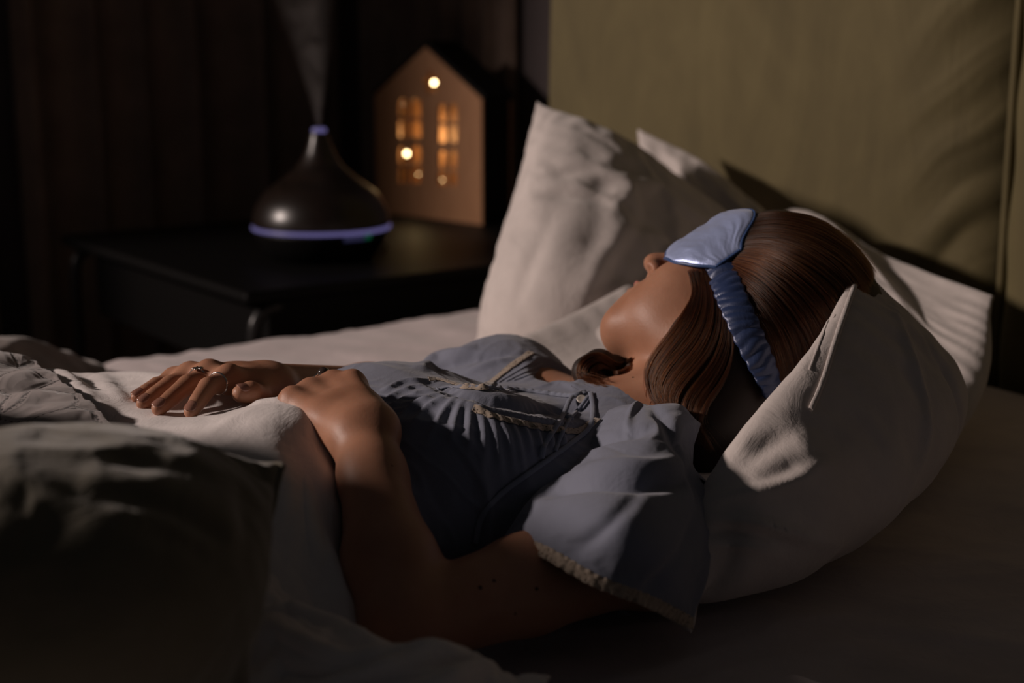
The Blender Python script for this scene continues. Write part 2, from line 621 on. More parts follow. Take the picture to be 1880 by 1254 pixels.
def smooth_verts(V, Fc, it=2, lam=0.5, w=None):
    E = np.vstack([Fc[:, [0, 1]], Fc[:, [1, 2]], Fc[:, [2, 3]], Fc[:, [3, 0]]])
    deg = np.bincount(E[:, 0], minlength=len(V)) + np.bincount(E[:, 1], minlength=len(V))
    for _ in range(it):
        S = np.stack([np.bincount(E[:, 0], V[E[:, 1], k], len(V)) + np.bincount(E[:, 1], V[E[:, 0], k], len(V)) for k in range(3)], 1)
        D = (S / np.maximum(deg, 1)[:, None] - V) * lam
        V = V + (D if w is None else D * w[:, None])
    return V
def largest_piece(V, Fc):
    """drops stray islands and keeps the main surface"""
    l = np.arange(len(V))
    for _ in range(200):
        m = l[Fc].min(1)
        k = l.copy()
        for j in range(4): np.minimum.at(k, Fc[:, j], m)
        k = k[k]
        if (k == l).all(): break
        l = k
    r = np.bincount(l).argmax()
    keep = l == r
    new = np.cumsum(keep) - 1
    return V[keep], new[Fc[keep[Fc[:, 0]]]]
def vert_normals(V, Fc):
    a = V[Fc[:, 2]] - V[Fc[:, 0]]
    b = V[Fc[:, 3]] - V[Fc[:, 1]]
    fn = np.cross(a, b)
    N = np.zeros_like(V)
    for j in range(4):
        for k in range(3):
            N[:, k] += np.bincount(Fc[:, j], fn[:, k], len(V))
    return N / (np.linalg.norm(N, axis=1, keepdims=True) + 1e-12)
def bvh_of(V, Fc):
    return BVHTree.FromPolygons([tuple(v) for v in V], [tuple(int(i) for i in f) for f in Fc])
def sight(bvh, px, py, lift=0.0):
    """the point of a surface seen at a pixel, lifted off it along its normal"""
    r = (FWD + RIGHT * ((px - 940) / F_PX) + UP * ((627 - py) / F_PX)).normalized()
    hit = bvh.ray_cast(CAM, r)
    if hit[0] is None:
        return None, None
    n = hit[1] if hit[1].dot(r) < 0 else -hit[1]
    return hit[0] + n * lift, n

# ------------------------------------------------------------------ the room
def struct(name, bm, m, smooth=False):
    o = bm_obj(name, bm, m, None, smooth)
    o['kind'] = 'structure'
    return o
WALL_X = 0.42
FAR_Y = 2.35
bm = bmesh.new(); add_box(bm, (-3.6, -2.6, -0.1), (WALL_X + 0.1, FAR_Y + 0.1, 0.0)); struct('floor', bm, M['floor'])
bm = bmesh.new(); add_box(bm, (WALL_X, -2.6, 0.0), (WALL_X + 0.1, FAR_Y + 0.1, 2.7)); struct('wall_back', bm, M['wall'])
bm = bmesh.new(); add_box(bm, (-3.0, FAR_Y, 0.0), (WALL_X, FAR_Y + 0.1, 2.7)); struct('wall_far', bm, M['wall'])

def curtain(name, p0, p1, depth, waves, z0, z1, label, group, parent=None, seed=0):
    """a hanging cloth with rounded pleats between two floor points"""
    p0, p1 = np.array(p0, float), np.array(p1, float)
    L = np.linalg.norm(p1 - p0)
    d = (p1 - p0) / L
    n = np.array([-d[1], d[0]])
    nu, nv = int(L * 160), 40
    V = []
    for j in range(nv):
        z = z0 + (z1 - z0) * j / (nv - 1)
        s = np.linspace(0, 1, nu)
        w = waves * 2 * PI * s + 0.9 * np.sin(3 * s * PI + seed) + 0.35 * math.sin(2.2 * z + seed)
        off = depth * (0.5 + 0.5 * np.sin(w)) * (0.75 + 0.25 * np.sin(5.1 * s + seed))
        for i in range(nu):
            q = p0 + d * (L * s[i] + 0.012 * math.cos(w[i])) + n * off[i]
            V.append((q[0], q[1], z))
    o = mesh_obj(name, V, grid_faces(nv, nu), M['curtain'], parent)
    solidify(o, 0.004)
    tag(o, label, 'curtain', group)
    return o
curtain('curtain', (-2.95, FAR_Y - 0.04), (-0.62, FAR_Y - 0.04), -0.12, 14, 0.02, 2.68, 'dark brown curtain hanging in deep folds across the left background', 'dark curtains', seed=1)
curtain('curtain', (-0.55, FAR_Y - 0.04), (WALL_X - 0.10, FAR_Y - 0.04), -0.10, 6, 0.02, 2.68, 'dark curtain hanging behind the glowing wooden house', 'dark curtains', seed=3)
cu = curtain('curtain', (WALL_X - 0.01, 1.565), (WALL_X - 0.01, 2.25), 0.045, 8, 0.02, 2.68, 'nearly black curtain against the headboard wall, right of the wooden house', 'dark curtains', seed=5)

# ------------------------------------------------------------------ headboard
HB_T, HB_Z0, HB_Z1 = 0.33, 0.22, 1.75
hb = empty('headboard', (0.08, 0, HB_Z0), 'tall olive green velvet upholstered headboard behind the white pillows', 'headboard')
def hb_panel(y0, y1, seam_lo, seam_hi, seed):
    nu, nv = 260, 260
    y = np.linspace(y0, y1, nu)[:, None] * np.ones((1, nv))
    z = np.ones((nu, 1)) * np.linspace(HB_Z0, HB_Z1, nv)[None, :]
    dl, dh = y - y0, y1 - y
    def edge(d, w):
        return np.sqrt(np.clip(1 - np.clip(1 - d / w, 0, 1) ** 2, 0, 1))
    wl, wh = (0.17, 0.05)
    e = edge(dl, wl if seam_lo else 0.035) * edge(dh, 0.05 if seam_hi else 0.03)
    e *= edge(z - HB_Z0, 0.05) * edge(HB_Z1 - z, 0.08)
    x = 0.085 - 0.085 * e
    # broad puckers of the cloth
    P = np.stack([y * 2.0 + seed, z * 1.1, y * 0 + 3], -1)
    x += 0.007 * fbm(P, 3) * np.minimum(1, e)
    # pull creases running down into the seam
    if seam_lo:
        q = z + 0.9 * dl + 0.02 * perlin(np.stack([y * 9, z * 9, y * 0], -1))
        c = np.sin(q * 2 * PI / 0.115 + 1.4 * np.sin(z * 7)) * 0.5 + 0.5 * ridged(np.stack([q * 9, dl * 2, y * 0 + seed], -1), 2)
        x += 0.010 * c * np.exp(-((dl - 0.05) / 0.06) ** 2)
    if seam_hi:
        q = z - 0.7 * dh
        x += 0.004 * np.sin(q * 2 * PI / 0.16 + 1) * np.exp(-dh / 0.06)
    # two soft vertical ripples near the top of the panel
    if seam_lo:
        for yc, w, a in ((0.52, 0.018, 0.006), (0.445, 0.022, 0.007), (0.33, 0.05, 0.004)):
            x += -a * np.exp(-((y - yc - 0.03 * (z - 1.2)) / w) ** 2) * np.clip((z - 0.95) / 0.4, 0, 1)
    V = np.stack([x, y, z], -1).reshape(-1, 3)
    o = mesh_obj('panel', V, grid_faces(nu, nv, flip=True), M['velvet'], hb)
    return o
hb_panel(0.004, 0.955, True, False, 2)
hb_panel(-0.92, -0.004, False, True, 8)
bm = bmesh.new()
add_box(bm, (0.08, -0.925, HB_Z0 - 0.1), (0.08 + HB_T, 0.957, HB_Z1 + 0.005), 0.015)
bm_obj('frame', bm, M['velvet'], hb, False)
tube('piping', [(0.045, -0.003, HB_Z0), (0.040, 0.0, 0.9), (0.040, -0.002, 1.3), (0.045, 0.0, HB_Z1)], 0.0055, M['velvet'], hb, 40, 10)

# ------------------------------------------------------------------ bed base and mattress
BX0, BX1, BY = -2.12, -0.01, 0.81
bm = bmesh.new()
add_box(bm, (BX0 - 0.03, -BY - 0.04, 0.10), (-0.004, BY + 0.03, 0.33), 0.02)
bed = bm_obj('bed_base', bm, M['bed_frame'], None, False)
tag(bed, 'dark upholstered bed base under the white mattress', 'bed base')
for x in (-2.0, -0.12):
    for y in (-0.78, 0.78):
        bm = bmesh.new()
        add_box(bm, (x - 0.03, y - 0.03, 0.0), (x + 0.03, y + 0.03, 0.105), 0.004)
        bm_obj('leg', bm, M['black_metal'], bed, False)

# mattress: rounded block, its top a fitted sheet with soft wrinkles
def mattress():
    nu, nv = 420, 340
    x = np.linspace(BX0, BX1, nu)[:, None] * np.ones((1, nv))
    y = np.ones((nu, 1)) * np.linspace(-BY, BY, nv)[None, :]
    z = np.full_like(x, MAT_Z)
    P = np.stack([x, y, z * 0], -1)
    def edge(d, w):
        return 1 - np.sqrt(np.clip(1 - np.clip(1 - d / w, 0, 1) ** 2, 0, 1))
    e = np.maximum(edge(BY - np.abs(y), 0.05), edge(np.minimum(x - BX0, BX1 - x), 0.05))
    z -= 0.05 * e
    # long soft wrinkles, mostly across the bed
    R = np.stack([x * 7 + 1.5 * y, y * 1.6 - x, x * 0], -1)
    far = np.clip((y - 0.2) / 0.3, 0, 1)
    z += 0.006 * fbm(R, 3) * (0.5 + 0.7 * far)
    z += 0.005 * np.clip(ridged(np.stack([x * 5 + y * 2.5 + 4, y * 1.2 + 0.6 * x, x * 0 + 4], -1), 2), -0.6, 1.4) * (0.45 + 0.8 * far)
    near = np.clip((-y - 0.2) / 0.2, 0, 1)
    z += 0.004 * np.clip(ridged(np.stack([x * 2.2 + y * 7, y * 2 - 2 * x, x * 0 + 9], -1), 2), -0.5, 1.4) * near
    top = np.stack([x, y, z], -1)
    V = top.reshape(-1, 3)
    faces = list(grid_faces(nu, nv, flip=True))
    # skirt around the rim
    rim = [(i, 0) for i in range(nu)] + [(nu - 1, j) for j in range(1, nv)] + [(i, nv - 1) for i in range(nu - 2, -1, -1)] + [(0, j) for j in range(nv - 2, 0, -1)]
    ids = [i * nv + j for i, j in rim]
    low, low2 = [], []
    V = list(map(tuple, V))
    for k in ids:
        p = V[k]; V.append((p[0], p[1], 0.33)); low.append(len(V) - 1)
    m = len(ids)
    F = [tuple(f) for f in faces] + [(ids[k], ids[(k + 1) % m], low[(k + 1) % m], low[k]) for k in range(m)]
    F.append(tuple(low))
    o = mesh_obj('mattress', V, F, M['sheet_cotton'])
    tag(o, 'mattress in a pale fitted sheet with soft wrinkles, under the pillows and the lying woman', 'mattress')
    return o
mattress()

# ------------------------------------------------------------------ pillows
def pillow(name, ctrl, half, material, label, group=None, nu=84, nv=64, seed=0, relax=True, shrink=-0.035,
           pressure=1.2, wrinkle=0.004, edge_in=0.035, frames=14, power=2.6, pin_w=0.0, piping=None, post=None, expo=0.5, folds=None):
    """a stuffed cushion: ctrl rows x cols give its middle sheet, half its half thickness"""
    R = patch(ctrl, nu, nv)
    u = np.linspace(-1, 1, nu)[:, None] * np.ones((1, nv))
    v = np.ones((nu, 1)) * np.linspace(-1, 1, nv)[None, :]
    # concave outline between pointed corners
    su = edge_in * (1 - u ** 2) ** 0.8 * np.sign(v) * np.abs(v) ** 3
    sv = edge_in * (1 - v ** 2) ** 0.8 * np.sign(u) * np.abs(u) ** 3
    dU = np.gradient(R, axis=0) * (nu - 1) / 2
    dV = np.gradient(R, axis=1) * (nv - 1) / 2
    R = R - dU * sv[..., None] * 0.9 - dV * su[..., None] * 0.9
    N = grid_normals(R)
    prof = ((1 - np.abs(u) ** power) * (1 - np.abs(v) ** power)).clip(0, 1) ** expo
    U, W = arclen_uv(R)
    V, F = [], []
    for side in (1, -1):
        q = np.stack([U * 9 + seed, W * 9 + side * 5, U * 0 + seed], -1)
        t = half * prof * (1 + 0.12 * fbm(q * 0.5, 2))
        w = wrinkle * prof * fbm(q * 1.3, 3)
        # puckers that run in from the seam
        pk = 0.0017 * (np.sin(W * 2 * PI / 0.031 + 3 * perlin(q)) * np.exp(-(1 - np.abs(u)) / 0.14) + np.sin(U * 2 * PI / 0.029 + 3 * perlin(q + 5)) * np.exp(-(1 - np.abs(v)) / 0.14)) * prof ** 0.3 * (prof > 0)
        V.append(R + side * N * (t + w + pk)[..., None])
    idx = np.arange(nu * nv).reshape(nu, nv)
    bd = np.zeros((nu, nv), bool)
    bd[0, :] = bd[-1, :] = bd[:, 0] = bd[:, -1] = True
    back = np.where(bd, idx, 0)
    inner = np.argwhere(~bd)
    back[~bd] = nu * nv + np.arange(len(inner))
    verts = np.vstack([V[0].reshape(-1, 3), V[1][~bd]])
    def fs(I):
        return np.stack([I[:-1, :-1], I[:-1, 1:], I[1:, 1:], I[1:, :-1]], -1).reshape(-1, 4)
    F = np.vstack([fs(idx), fs(back)[:, ::-1]])
    o = mesh_obj(name, verts, F, material)
    if relax:
        pin = None
        if pin_w:
            pin = np.zeros(len(verts))
            for i, j in ((0, 0), (0, nv - 1), (nu - 1, 0), (nu - 1, nv - 1)):
                pin[idx[i, j]] = pin_w
        relax_cloth(o, frames, pressure, shrink, pin)
    if post is not None:
        co = np.array([v.co for v in o.data.vertices])
        co = post(co)
        o.data.vertices.foreach_set('co', co.ravel())
    subsurf(o, 1)
    if folds: fold_object(o, folds)
    tag(o, label, 'pillow', group)
    if piping:
        ring = [idx[0, j] for j in range(nv)] + [idx[i, -1] for i in range(1, nu)] + [idx[-1, j] for j in range(nv - 2, -1, -1)] + [idx[i, 0] for i in range(nu - 2, 0, -1)]
        P = np.array([o.data.vertices[int(k)].co for k in ring])
        P = np.vstack([P, P[:1]])
        tube('piping', P[::3], piping, material, o, 340, 6)
    return o

def mattress_floor(co):
    """cloth resting on the mattress is pressed flat, not sunk into it"""
    z = co[:, 2]
    lo = MAT_Z + 0.006
    co[:, 2] = np.where(z < lo + 0.02, lo + 0.02 * np.exp((z - lo - 0.02) / 0.02), z)
    return co

pillow('pillow', [
    [at(985, 190, 2.04), at(1075, 236, 1.98), at(1205, 314, 1.985), at(1400, 440, 1.95)],
    [at(956, 420, 1.95), at(1045, 450, 1.83), at(1190, 500, 1.865), at(1380, 600, 1.91)],
    [at(868, 648, 1.97), at(975, 680, 1.85), at(1120, 720, 1.81), at(1290, 765, 1.78)]], 0.066, M['pillow_cotton'],
    'white pillow propped upright on its corner beside the far side of her face', 'white bed pillows', seed=3, shrink=-0.022, post=mattress_floor, folds=[
    ([(1066, 240), (1102, 320), (1098, 400), (1060, 480)], 0.020, 0.005), ([(1030, 255), (1045, 330), (1022, 400)], 0.020, 0.0015),
    ([(1010, 400), (975, 480), (945, 560)], 0.012, 0.005), ([(1180, 420), (1125, 510), (1085, 600)], 0.014, 0.004),
    ([(1140, 410), (1095, 500), (1060, 570)], 0.014, -0.0035), ([(1215, 470), (1150, 560), (1110, 640)], 0.012, 0.002),
    ([(1150, 330), (1160, 400), (1130, 450)], 0.014, -0.003)])
pillow('pillow', [
    [at(1172, 246, 2.21), at(1290, 308, 2.14), at(1402, 392, 2.05), at(1480, 394, 1.98), at(1610, 474, 1.84), at(1834, 548, 1.62)],
    [at(1150, 420, 2.10), at(1280, 490, 2.00), at(1400, 560, 1.88), at(1520, 590, 1.75), at(1640, 620, 1.66), at(1812, 720, 1.47)],
    [(-0.60, 0.34, MAT_Z + 0.03), (-0.60, 0.21, MAT_Z + 0.03), (-0.60, 0.08, MAT_Z + 0.03), (-0.595, -0.05, MAT_Z + 0.03), (-0.59, -0.18, MAT_Z + 0.03), at(1660, 950, 1.335)]], 0.062, M['pillow_cotton'],
    'white pillow leaning flat against the olive headboard, lowest of the pile behind her head', 'white bed pillows', seed=9, shrink=-0.018, post=mattress_floor)
Z = MAT_Z
pillow('pillow', [
    [(-0.930, -0.425, Z + 0.012), (-0.93, -0.33, Z + 0.035), (-0.90, -0.12, Z + 0.04), (-0.88, 0.2, Z + 0.03)],
    [(-0.850, -0.385, Z + 0.125), (-0.82, -0.366, Z + 0.055), (-0.80, -0.16, Z + 0.040), (-0.76, 0.2, Z + 0.07)],
    [(-0.705, -0.350, Z + 0.205), (-0.67, -0.352, Z + 0.078), (-0.64, -0.16, Z + 0.050), (-0.60, 0.2, Z + 0.10)],
    [at(1586, 466, 1.285), (-0.49, -0.322, Z + 0.125), (-0.43, -0.12, Z + 0.12), (-0.40, 0.2, Z + 0.14)]], 0.056, M['pillow_cotton'],
    'large rumpled white pillow cradling the back of her head, nearest the camera', 'white bed pillows', seed=5, pin_w=1.0, shrink=-0.015, expo=0.60, folds=[
   
    ([(1290, 925), (1370, 905), (1450, 882), (1520, 850)], 0.007, -0.006), ([(1300, 958), (1380, 962), (1480, 985), (1540, 1000)], 0.005, -0.008),
    ([(1300, 975), (1380, 980), (1460, 1000)], 0.005, 0.005), ([(1290, 1000), (1360, 1000), (1430, 1015)], 0.005, -0.005),
    ([(1360, 855), (1410, 815), (1455, 790)], 0.008, 0.004), ([(1385, 890), (1440, 870), (1470, 855)], 0.007, 0.004),
    ([(1640, 560), (1680, 680), (1700, 800), (1660, 920)], 0.006, -0.006), ([(1700, 620), (1760, 740), (1750, 830), (1690, 890)], 0.004, 0.004),
    ([(1310, 1140), (1380, 1130), (1460, 1090)], 0.008, -0.004)], post=mattress_floor)

# ------------------------------------------------------------------ loose bed covers
def W(x, y, z):
    return (x, y, MAT_Z + z)
def cloth_sheet(name, ctrl, nu, nv, thick, material, parent=None, folds=(), noise=((9, 0.004),), ridge=(), seed=0, relax=0, shrink=-0.03,
                pin_edge=1.0, sub=1, floor=True, post=None, bend=0.4):
    """a sheet through a control grid with soft undulation, sharp ridges and drawn folds (u0, v0, u1, v1, width, height)"""
    R = patch(ctrl, nu, nv)
    N = grid_normals(R)
    U, Q = arclen_uv(R)
    u = np.linspace(0, 1, nu)[:, None] * np.ones((1, nv))
    v = np.ones((nu, 1)) * np.linspace(0, 1, nv)[None, :]
    d = np.zeros((nu, nv))
    for sc, amp in noise:
        d += amp * fbm(np.stack([U * sc + seed, Q * sc * 0.8 + 3, U * 0 + seed], -1), 3)
    for su, sv, amp in ridge:
        d += amp * np.clip(ridged(np.stack([U * su + seed + Q * sv * 0.3, Q * sv + 5, U * 0 + seed * 2], -1), 2), -0.7, 1.3)
    for u0, v0, u1, v1, w, h in folds:
        ax, ay = u1 - u0, v1 - v0
        L = math.hypot(ax, ay)
        t = np.clip(((u - u0) * ax + (v - v0) * ay) / (L * L), 0, 1)
        wob = 0.25 * w * perlin(np.stack([t * 4 + seed, t * 0 + u0 * 7, t * 0], -1))
        dist = np.hypot(u - u0 - t * ax, v - v0 - t * ay) + wob
        d += h * np.exp(-(dist / w) ** 2) * np.sin(PI * np.clip(t * 0.9 + 0.05, 0, 1)) ** 0.6
    V = (R + N * d[..., None]).reshape(-1, 3)
    o = mesh_obj(name, V, grid_faces(nu, nv), material, parent)
    if relax:
        pin = np.zeros((nu, nv)); pin[0, :] = pin[-1, :] = pin[:, 0] = pin[:, -1] = pin_edge
        relax_cloth(o, relax, 0.0, shrink, pin.ravel() if pin_edge else None, bend=bend)
    co = np.array([x.co for x in o.data.vertices])
    if floor:
        lo = MAT_Z + 0.008
        co[:, 2] = np.where(co[:, 2] < lo + 0.01, lo + 0.01 * np.exp((co[:, 2] - lo - 0.01) / 0.01), co[:, 2])
    if post is not None: co = post(co)
    o.data.vertices.foreach_set('co', co.ravel())
    if thick: solidify(o, thick, 0 if not floor else 1.0 if False else -1.0)
    if sub: subsurf(o, sub)
    return o

def hemrow(pts, end, drop=0.035):
    """a row whose last points roll under to make a soft rounded hem"""
    e = np.array(end, float)
    return list(pts) + [tuple(e + (-0.045, 0, 0.0)), tuple(e + (-0.008, 0, -0.008)), tuple(e + (0.0, 0, -0.03)), tuple(e + (-0.02, 0, -0.055))]
duvet = cloth_sheet('duvet', [
    hemrow([W(-2.06, 0.58, 0.02), W(-1.66, 0.48, 0.02), W(-1.35, 0.33, 0.02), W(-1.22, 0.27, 0.02)], W(-1.05, 0.19, 0.040)),
    hemrow([W(-2.06, 0.46, 0.10), W(-1.66, 0.36, 0.13), W(-1.35, 0.25, 0.118), W(-1.22, 0.20, 0.122)], W(-1.045, 0.135, 0.112)),
    hemrow([W(-2.06, 0.28, 0.17), W(-1.62, 0.20, 0.24), W(-1.35, 0.15, 0.142), W(-1.21, 0.10, 0.138)], W(-1.05, 0.03, 0.130)),
    hemrow([W(-2.06, 0.08, 0.18), W(-1.60, 0.04, 0.38), W(-1.35, 0.01, 0.135), W(-1.20, -0.03, 0.131)], W(-1.050, -0.070, 0.140)),  # unseen hump beyond the frame, added to keep the key off her forearm
    hemrow([W(-2.06, -0.10, 0.18), W(-1.60, -0.10, 0.335), W(-1.36, -0.11, 0.140), W(-1.21, -0.13, 0.132)], at(580, 745, 1.130)),
    hemrow([W(-2.06, -0.24, 0.15), W(-1.60, -0.23, 0.22), W(-1.37, -0.22, 0.125), W(-1.24, -0.215, 0.125)], at(613, 842, 1.068)),
    hemrow([W(-2.06, -0.36, 0.08), W(-1.62, -0.36, 0.15), W(-1.38, -0.32, 0.07), W(-1.26, -0.30, 0.085)], at(612, 985, 1.0)),
    hemrow([W(-2.06, -0.46, 0.02), W(-1.60, -0.45, 0.02), W(-1.38, -0.40, 0.02), W(-1.28, -0.37, 0.04)], at(640, 1115, 0.955)),
    hemrow([W(-2.06, -0.60, 0.012), W(-1.60, -0.60, 0.012), W(-1.38, -0.55, 0.012), W(-1.28, -0.48, 0.014)], W(-1.14, -0.40, 0.03)),
    ], 150, 190, 0.004, M['white_cotton'], folds=(
        (0.10, 0.50, 0.44, 0.62, 0.03, 0.007), (0.30, 0.45, 0.34, 0.68, 0.025, 0.006), (0.20, 0.40, 0.50, 0.48, 0.035, 0.007),
        (0.52, 0.60, 0.60, 0.86, 0.030, 0.005), (0.62, 0.55, 0.95, 0.80, 0.045, 0.005), (0.70, 0.62, 0.98, 0.88, 0.04, 0.005)),
    noise=((6, 0.004), (14, 0.0015)), ridge=((6, 10, 0.0012),), seed=2, relax=8, shrink=-0.008)
fold_object(duvet, [([(78, 678), (125, 690), (165, 725), (196, 768)], 0.010, 0.0050), ([(105, 674), (150, 692), (188, 735)], 0.010, -0.0040),
    ([(150, 672), (196, 690), (232, 742)], 0.010, 0.0045), ([(190, 672), (214, 700), (240, 730)], 0.010, -0.0040),
    ([(300, 670), (312, 690), (300, 700)], 0.010, 0.004), ([(455, 742), (505, 738), (560, 742)], 0.007, 0.0035),
    ([(380, 800), (430, 770), (480, 748)], 0.009, 0.0022), ([(500, 800), (520, 900), (530, 1000)], 0.012, 0.004), ([(560, 850), (575, 950), (590, 1060)], 0.012, -0.004)])
tag(duvet, 'white duvet over her hips and legs, its turned edge under both of her hands', 'duvet')
cloth_sheet('turned_edge', [
    [W(-1.42, -0.52, 0.012), W(-1.32, -0.45, 0.03), at(475, 1085, 0.93), at(520, 1075, 0.965)],
    [W(-1.36, -0.57, 0.03), at(470, 1190, 0.87), at(560, 1150, 0.905), at(640, 1196, 0.925)],
    [W(-1.28, -0.60, 0.05), at(560, 1290, 0.82), at(650, 1215, 0.85), at(720, 1188, 0.885)],
    [W(-1.22, -0.61, 0.03), at(700, 1330, 0.81), at(760, 1235, 0.84), at(845, 1192, 0.875)],
    [W(-1.12, -0.60, 0.02), at(840, 1340, 0.82), at(880, 1262, 0.85), at(905, 1228, 0.88)],
    [W(-1.02, -0.58, 0.014), at(960, 1340, 0.84), at(990, 1275, 0.88), at(1010, 1248, 0.91)]],
    90, 70, 0.004, M['white_cotton'], duvet, folds=(
        (0.15, 0.2, 0.55, 0.9, 0.05, 0.012), (0.45, 0.3, 0.62, 0.95, 0.04, 0.010), (0.62, 0.2, 0.78, 0.95, 0.035, 0.012), (0.05, 0.5, 0.4, 0.95, 0.04, 0.010)),
    noise=((10, 0.005),), ridge=((10, 16, 0.004),), seed=6, relax=8, shrink=-0.03)

# stitched quilt over the legs
def quilt_mat(m):
    nt, b = nodes(m)
    # curved cells of running stitch, sunk into the padding
    v = tex_coord(nt)
    nn = nt.nodes.new('ShaderNodeTexNoise'); nn.inputs['Scale'].default_value = 8; nn.inputs['Detail'].default_value = 1
    nt.links.new(v, nn.inputs['Vector'])
    mx = nt.nodes.new('ShaderNodeMixRGB'); mx.blend_type = 'ADD'; mx.inputs[0].default_value = 0.05
    nt.links.new(v, mx.inputs[1]); nt.links.new(nn.outputs['Color'], mx.inputs[2])
    vo = nt.nodes.new('ShaderNodeTexVoronoi'); vo.feature = 'DISTANCE_TO_EDGE'; vo.inputs['Scale'].default_value = 19
    nt.links.new(mx.outputs[0], vo.inputs['Vector'])
    h = ramp(nt, vo.outputs['Distance'], [(0.0, (0, 0, 0)), (0.05, (0.35, 0.35, 0.35)), (0.16, (0.78, 0.78, 0.78)), (0.42, (1, 1, 1))])
    h.node.color_ramp.interpolation = 'EASE'
    bump(nt, b, h, 0.6, 0.003)
    # the dashes of the running stitch
    line = ramp(nt, vo.outputs['Distance'], [(0.018, (1, 1, 1)), (0.030, (0, 0, 0))])
    wv = nt.nodes.new('ShaderNodeTexChecker'); wv.inputs['Scale'].default_value = 240
    nt.links.new(v, wv.inputs['Vector'])
    mk = nt.nodes.new('ShaderNodeMath'); mk.operation = 'MULTIPLY'
    nt.links.new(line, mk.inputs[0]); nt.links.new(wv.outputs['Fac'], mk.inputs[1])
    mc = nt.nodes.new('ShaderNodeMixRGB'); mc.inputs[2].default_value = (0.05, 0.04, 0.04, 1)
    nt.links.new(mk.outputs[0], mc.inputs[0])
    src = b.inputs['Base Color'].links[0].from_socket
    nt.links.new(src, mc.inputs[1]); nt.links.new(mc.outputs[0], b.inputs['Base Color'])
quilt_mat(M['quilt'])
quilt = cloth_sheet('quilt', [
    [at(-330, 640, 1.40), at(-160, 640, 1.38), at(-40, 646, 1.35), at(40, 660, 1.325)],
    [at(-330, 690, 1.30), at(-160, 685, 1.28), at(-20, 680, 1.265), at(92, 690, 1.262)],
    [at(-330, 760, 1.20), at(-160, 750, 1.18), at(0, 735, 1.18), at(140, 726, 1.192)],
    [at(-330, 860, 1.10), at(-160, 850, 1.08), at(30, 810, 1.09), at(200, 776, 1.112)],
    [at(-330, 960, 1.02), at(-160, 950, 1.00), at(60, 900, 1.02), at(270, 830, 1.06)]], 90, 80, 0.010, M['quilt'],
    noise=((8, 0.003),), seed=4, relax=6, shrink=-0.02, floor=False)
tag(quilt, 'mauve grey quilt with curved running stitches lying over the duvet at the left', 'quilt')
throw = cloth_sheet('throw_blanket', [
    [W(-1.24, 0.74, 0.0), W(-1.15, 0.76, 0.0), W(-1.04, 0.77, 0.0), W(-0.955, 0.75, 0.0)],
    [W(-1.22, 0.67, 0.045), W(-1.10, 0.690, 0.062), W(-1.035, 0.70, 0.052), W(-0.945, 0.70, 0.004)],
    [W(-1.22, 0.60, 0.055), W(-1.12, 0.61, 0.066), W(-1.04, 0.62, 0.044), W(-0.96, 0.63, 0.004)],
    [W(-1.32, 0.47, 0.0), W(-1.22, 0.48, 0.0), W(-1.12, 0.50, 0.0), W(-1.00, 0.53, 0.0)]], 50, 60, 0.006, M['brown_throw'],
    noise=((14, 0.005),), ridge=((9, 14, 0.004),), seed=8)
tag(throw, 'small brown blanket bunched on the far edge of the bed at the left', 'blanket')

# ------------------------------------------------------------------ foreground cushion
pillow('cushion', [
    [at(-200, 850, 0.84), at(0, 836, 0.90), at(250, 828, 0.92), at(523, 853, 0.885)],
    [at(-200, 980, 0.72), at(0, 965, 0.77), at(250, 960, 0.81), at(500, 960, 0.855)],
    [at(-200, 1120, 0.68), at(0, 1120, 0.72), at(230, 1110, 0.75), at(472, 1080, 0.825)],
    [at(-200, 1330, 0.68), at(0, 1330, 0.72), at(230, 1330, 0.755), at(452, 1290, 0.80)]], 0.046, M['khaki'],
    'khaki brown velvet cushion with a pale piped seam in the dark foreground at left', None, seed=12, shrink=-0.008, wrinkle=0.0015, folds=[
    ([(150, 905), (220, 908), (290, 926), (384, 966), (420, 1000)], 0.010, 0.006), ([(260, 960), (300, 974), (345, 992), (390, 1030)], 0.010, 0.004),
    ([(240, 930), (310, 952), (370, 990)], 0.010, -0.003), ([(370, 808), (410, 826), (470, 862), (500, 880)], 0.008, 0.005),
    ([(300, 830), (390, 860), (470, 900)], 0.014, -0.003), ([(0, 868), (80, 862), (180, 880)], 0.016, -0.001), ([(180, 840), (280, 845), (360, 870)], 0.010, 0.004),
    ([(440, 900), (455, 960), (450, 1040)], 0.008, 0.003)],
    edge_in=0.02, pin_w=1.0, piping=0.0022)
bpy.data.objects['cushion']['category'] = 'cushion'

# ------------------------------------------------------------------ the sleeping woman
# head frame, built in camera terms: F where the face points, U to the crown, L her left
def cam_dir(a, b, c):
    return (RIGHT * a + UP * b + FWD * c).normalized()
HF = cam_dir(-0.57, 0.70, 0.44)
HU = cam_dir(0.79, 0.53, 0.12)
HU = (HU - HF * HU.dot(HF)).normalized()
HL = HF.cross(HU)
if HL.dot(FWD) > 0: HL = -HL                    # her left side is the one that faces the camera
HR3 = np.array([HF[:], HU[:], HL[:]])
HS = 0.97                                       # head size against the plan below
HC = at(1110, 611, 1.345) - (HF * 0.083 - HU * 0.110) * HS                       # centre of the head
HCn = np.array(HC[:])
def hl(f, u, l):
    return HCn + HS * (f * HR3[0] + u * HR3[1] + l * HR3[2])

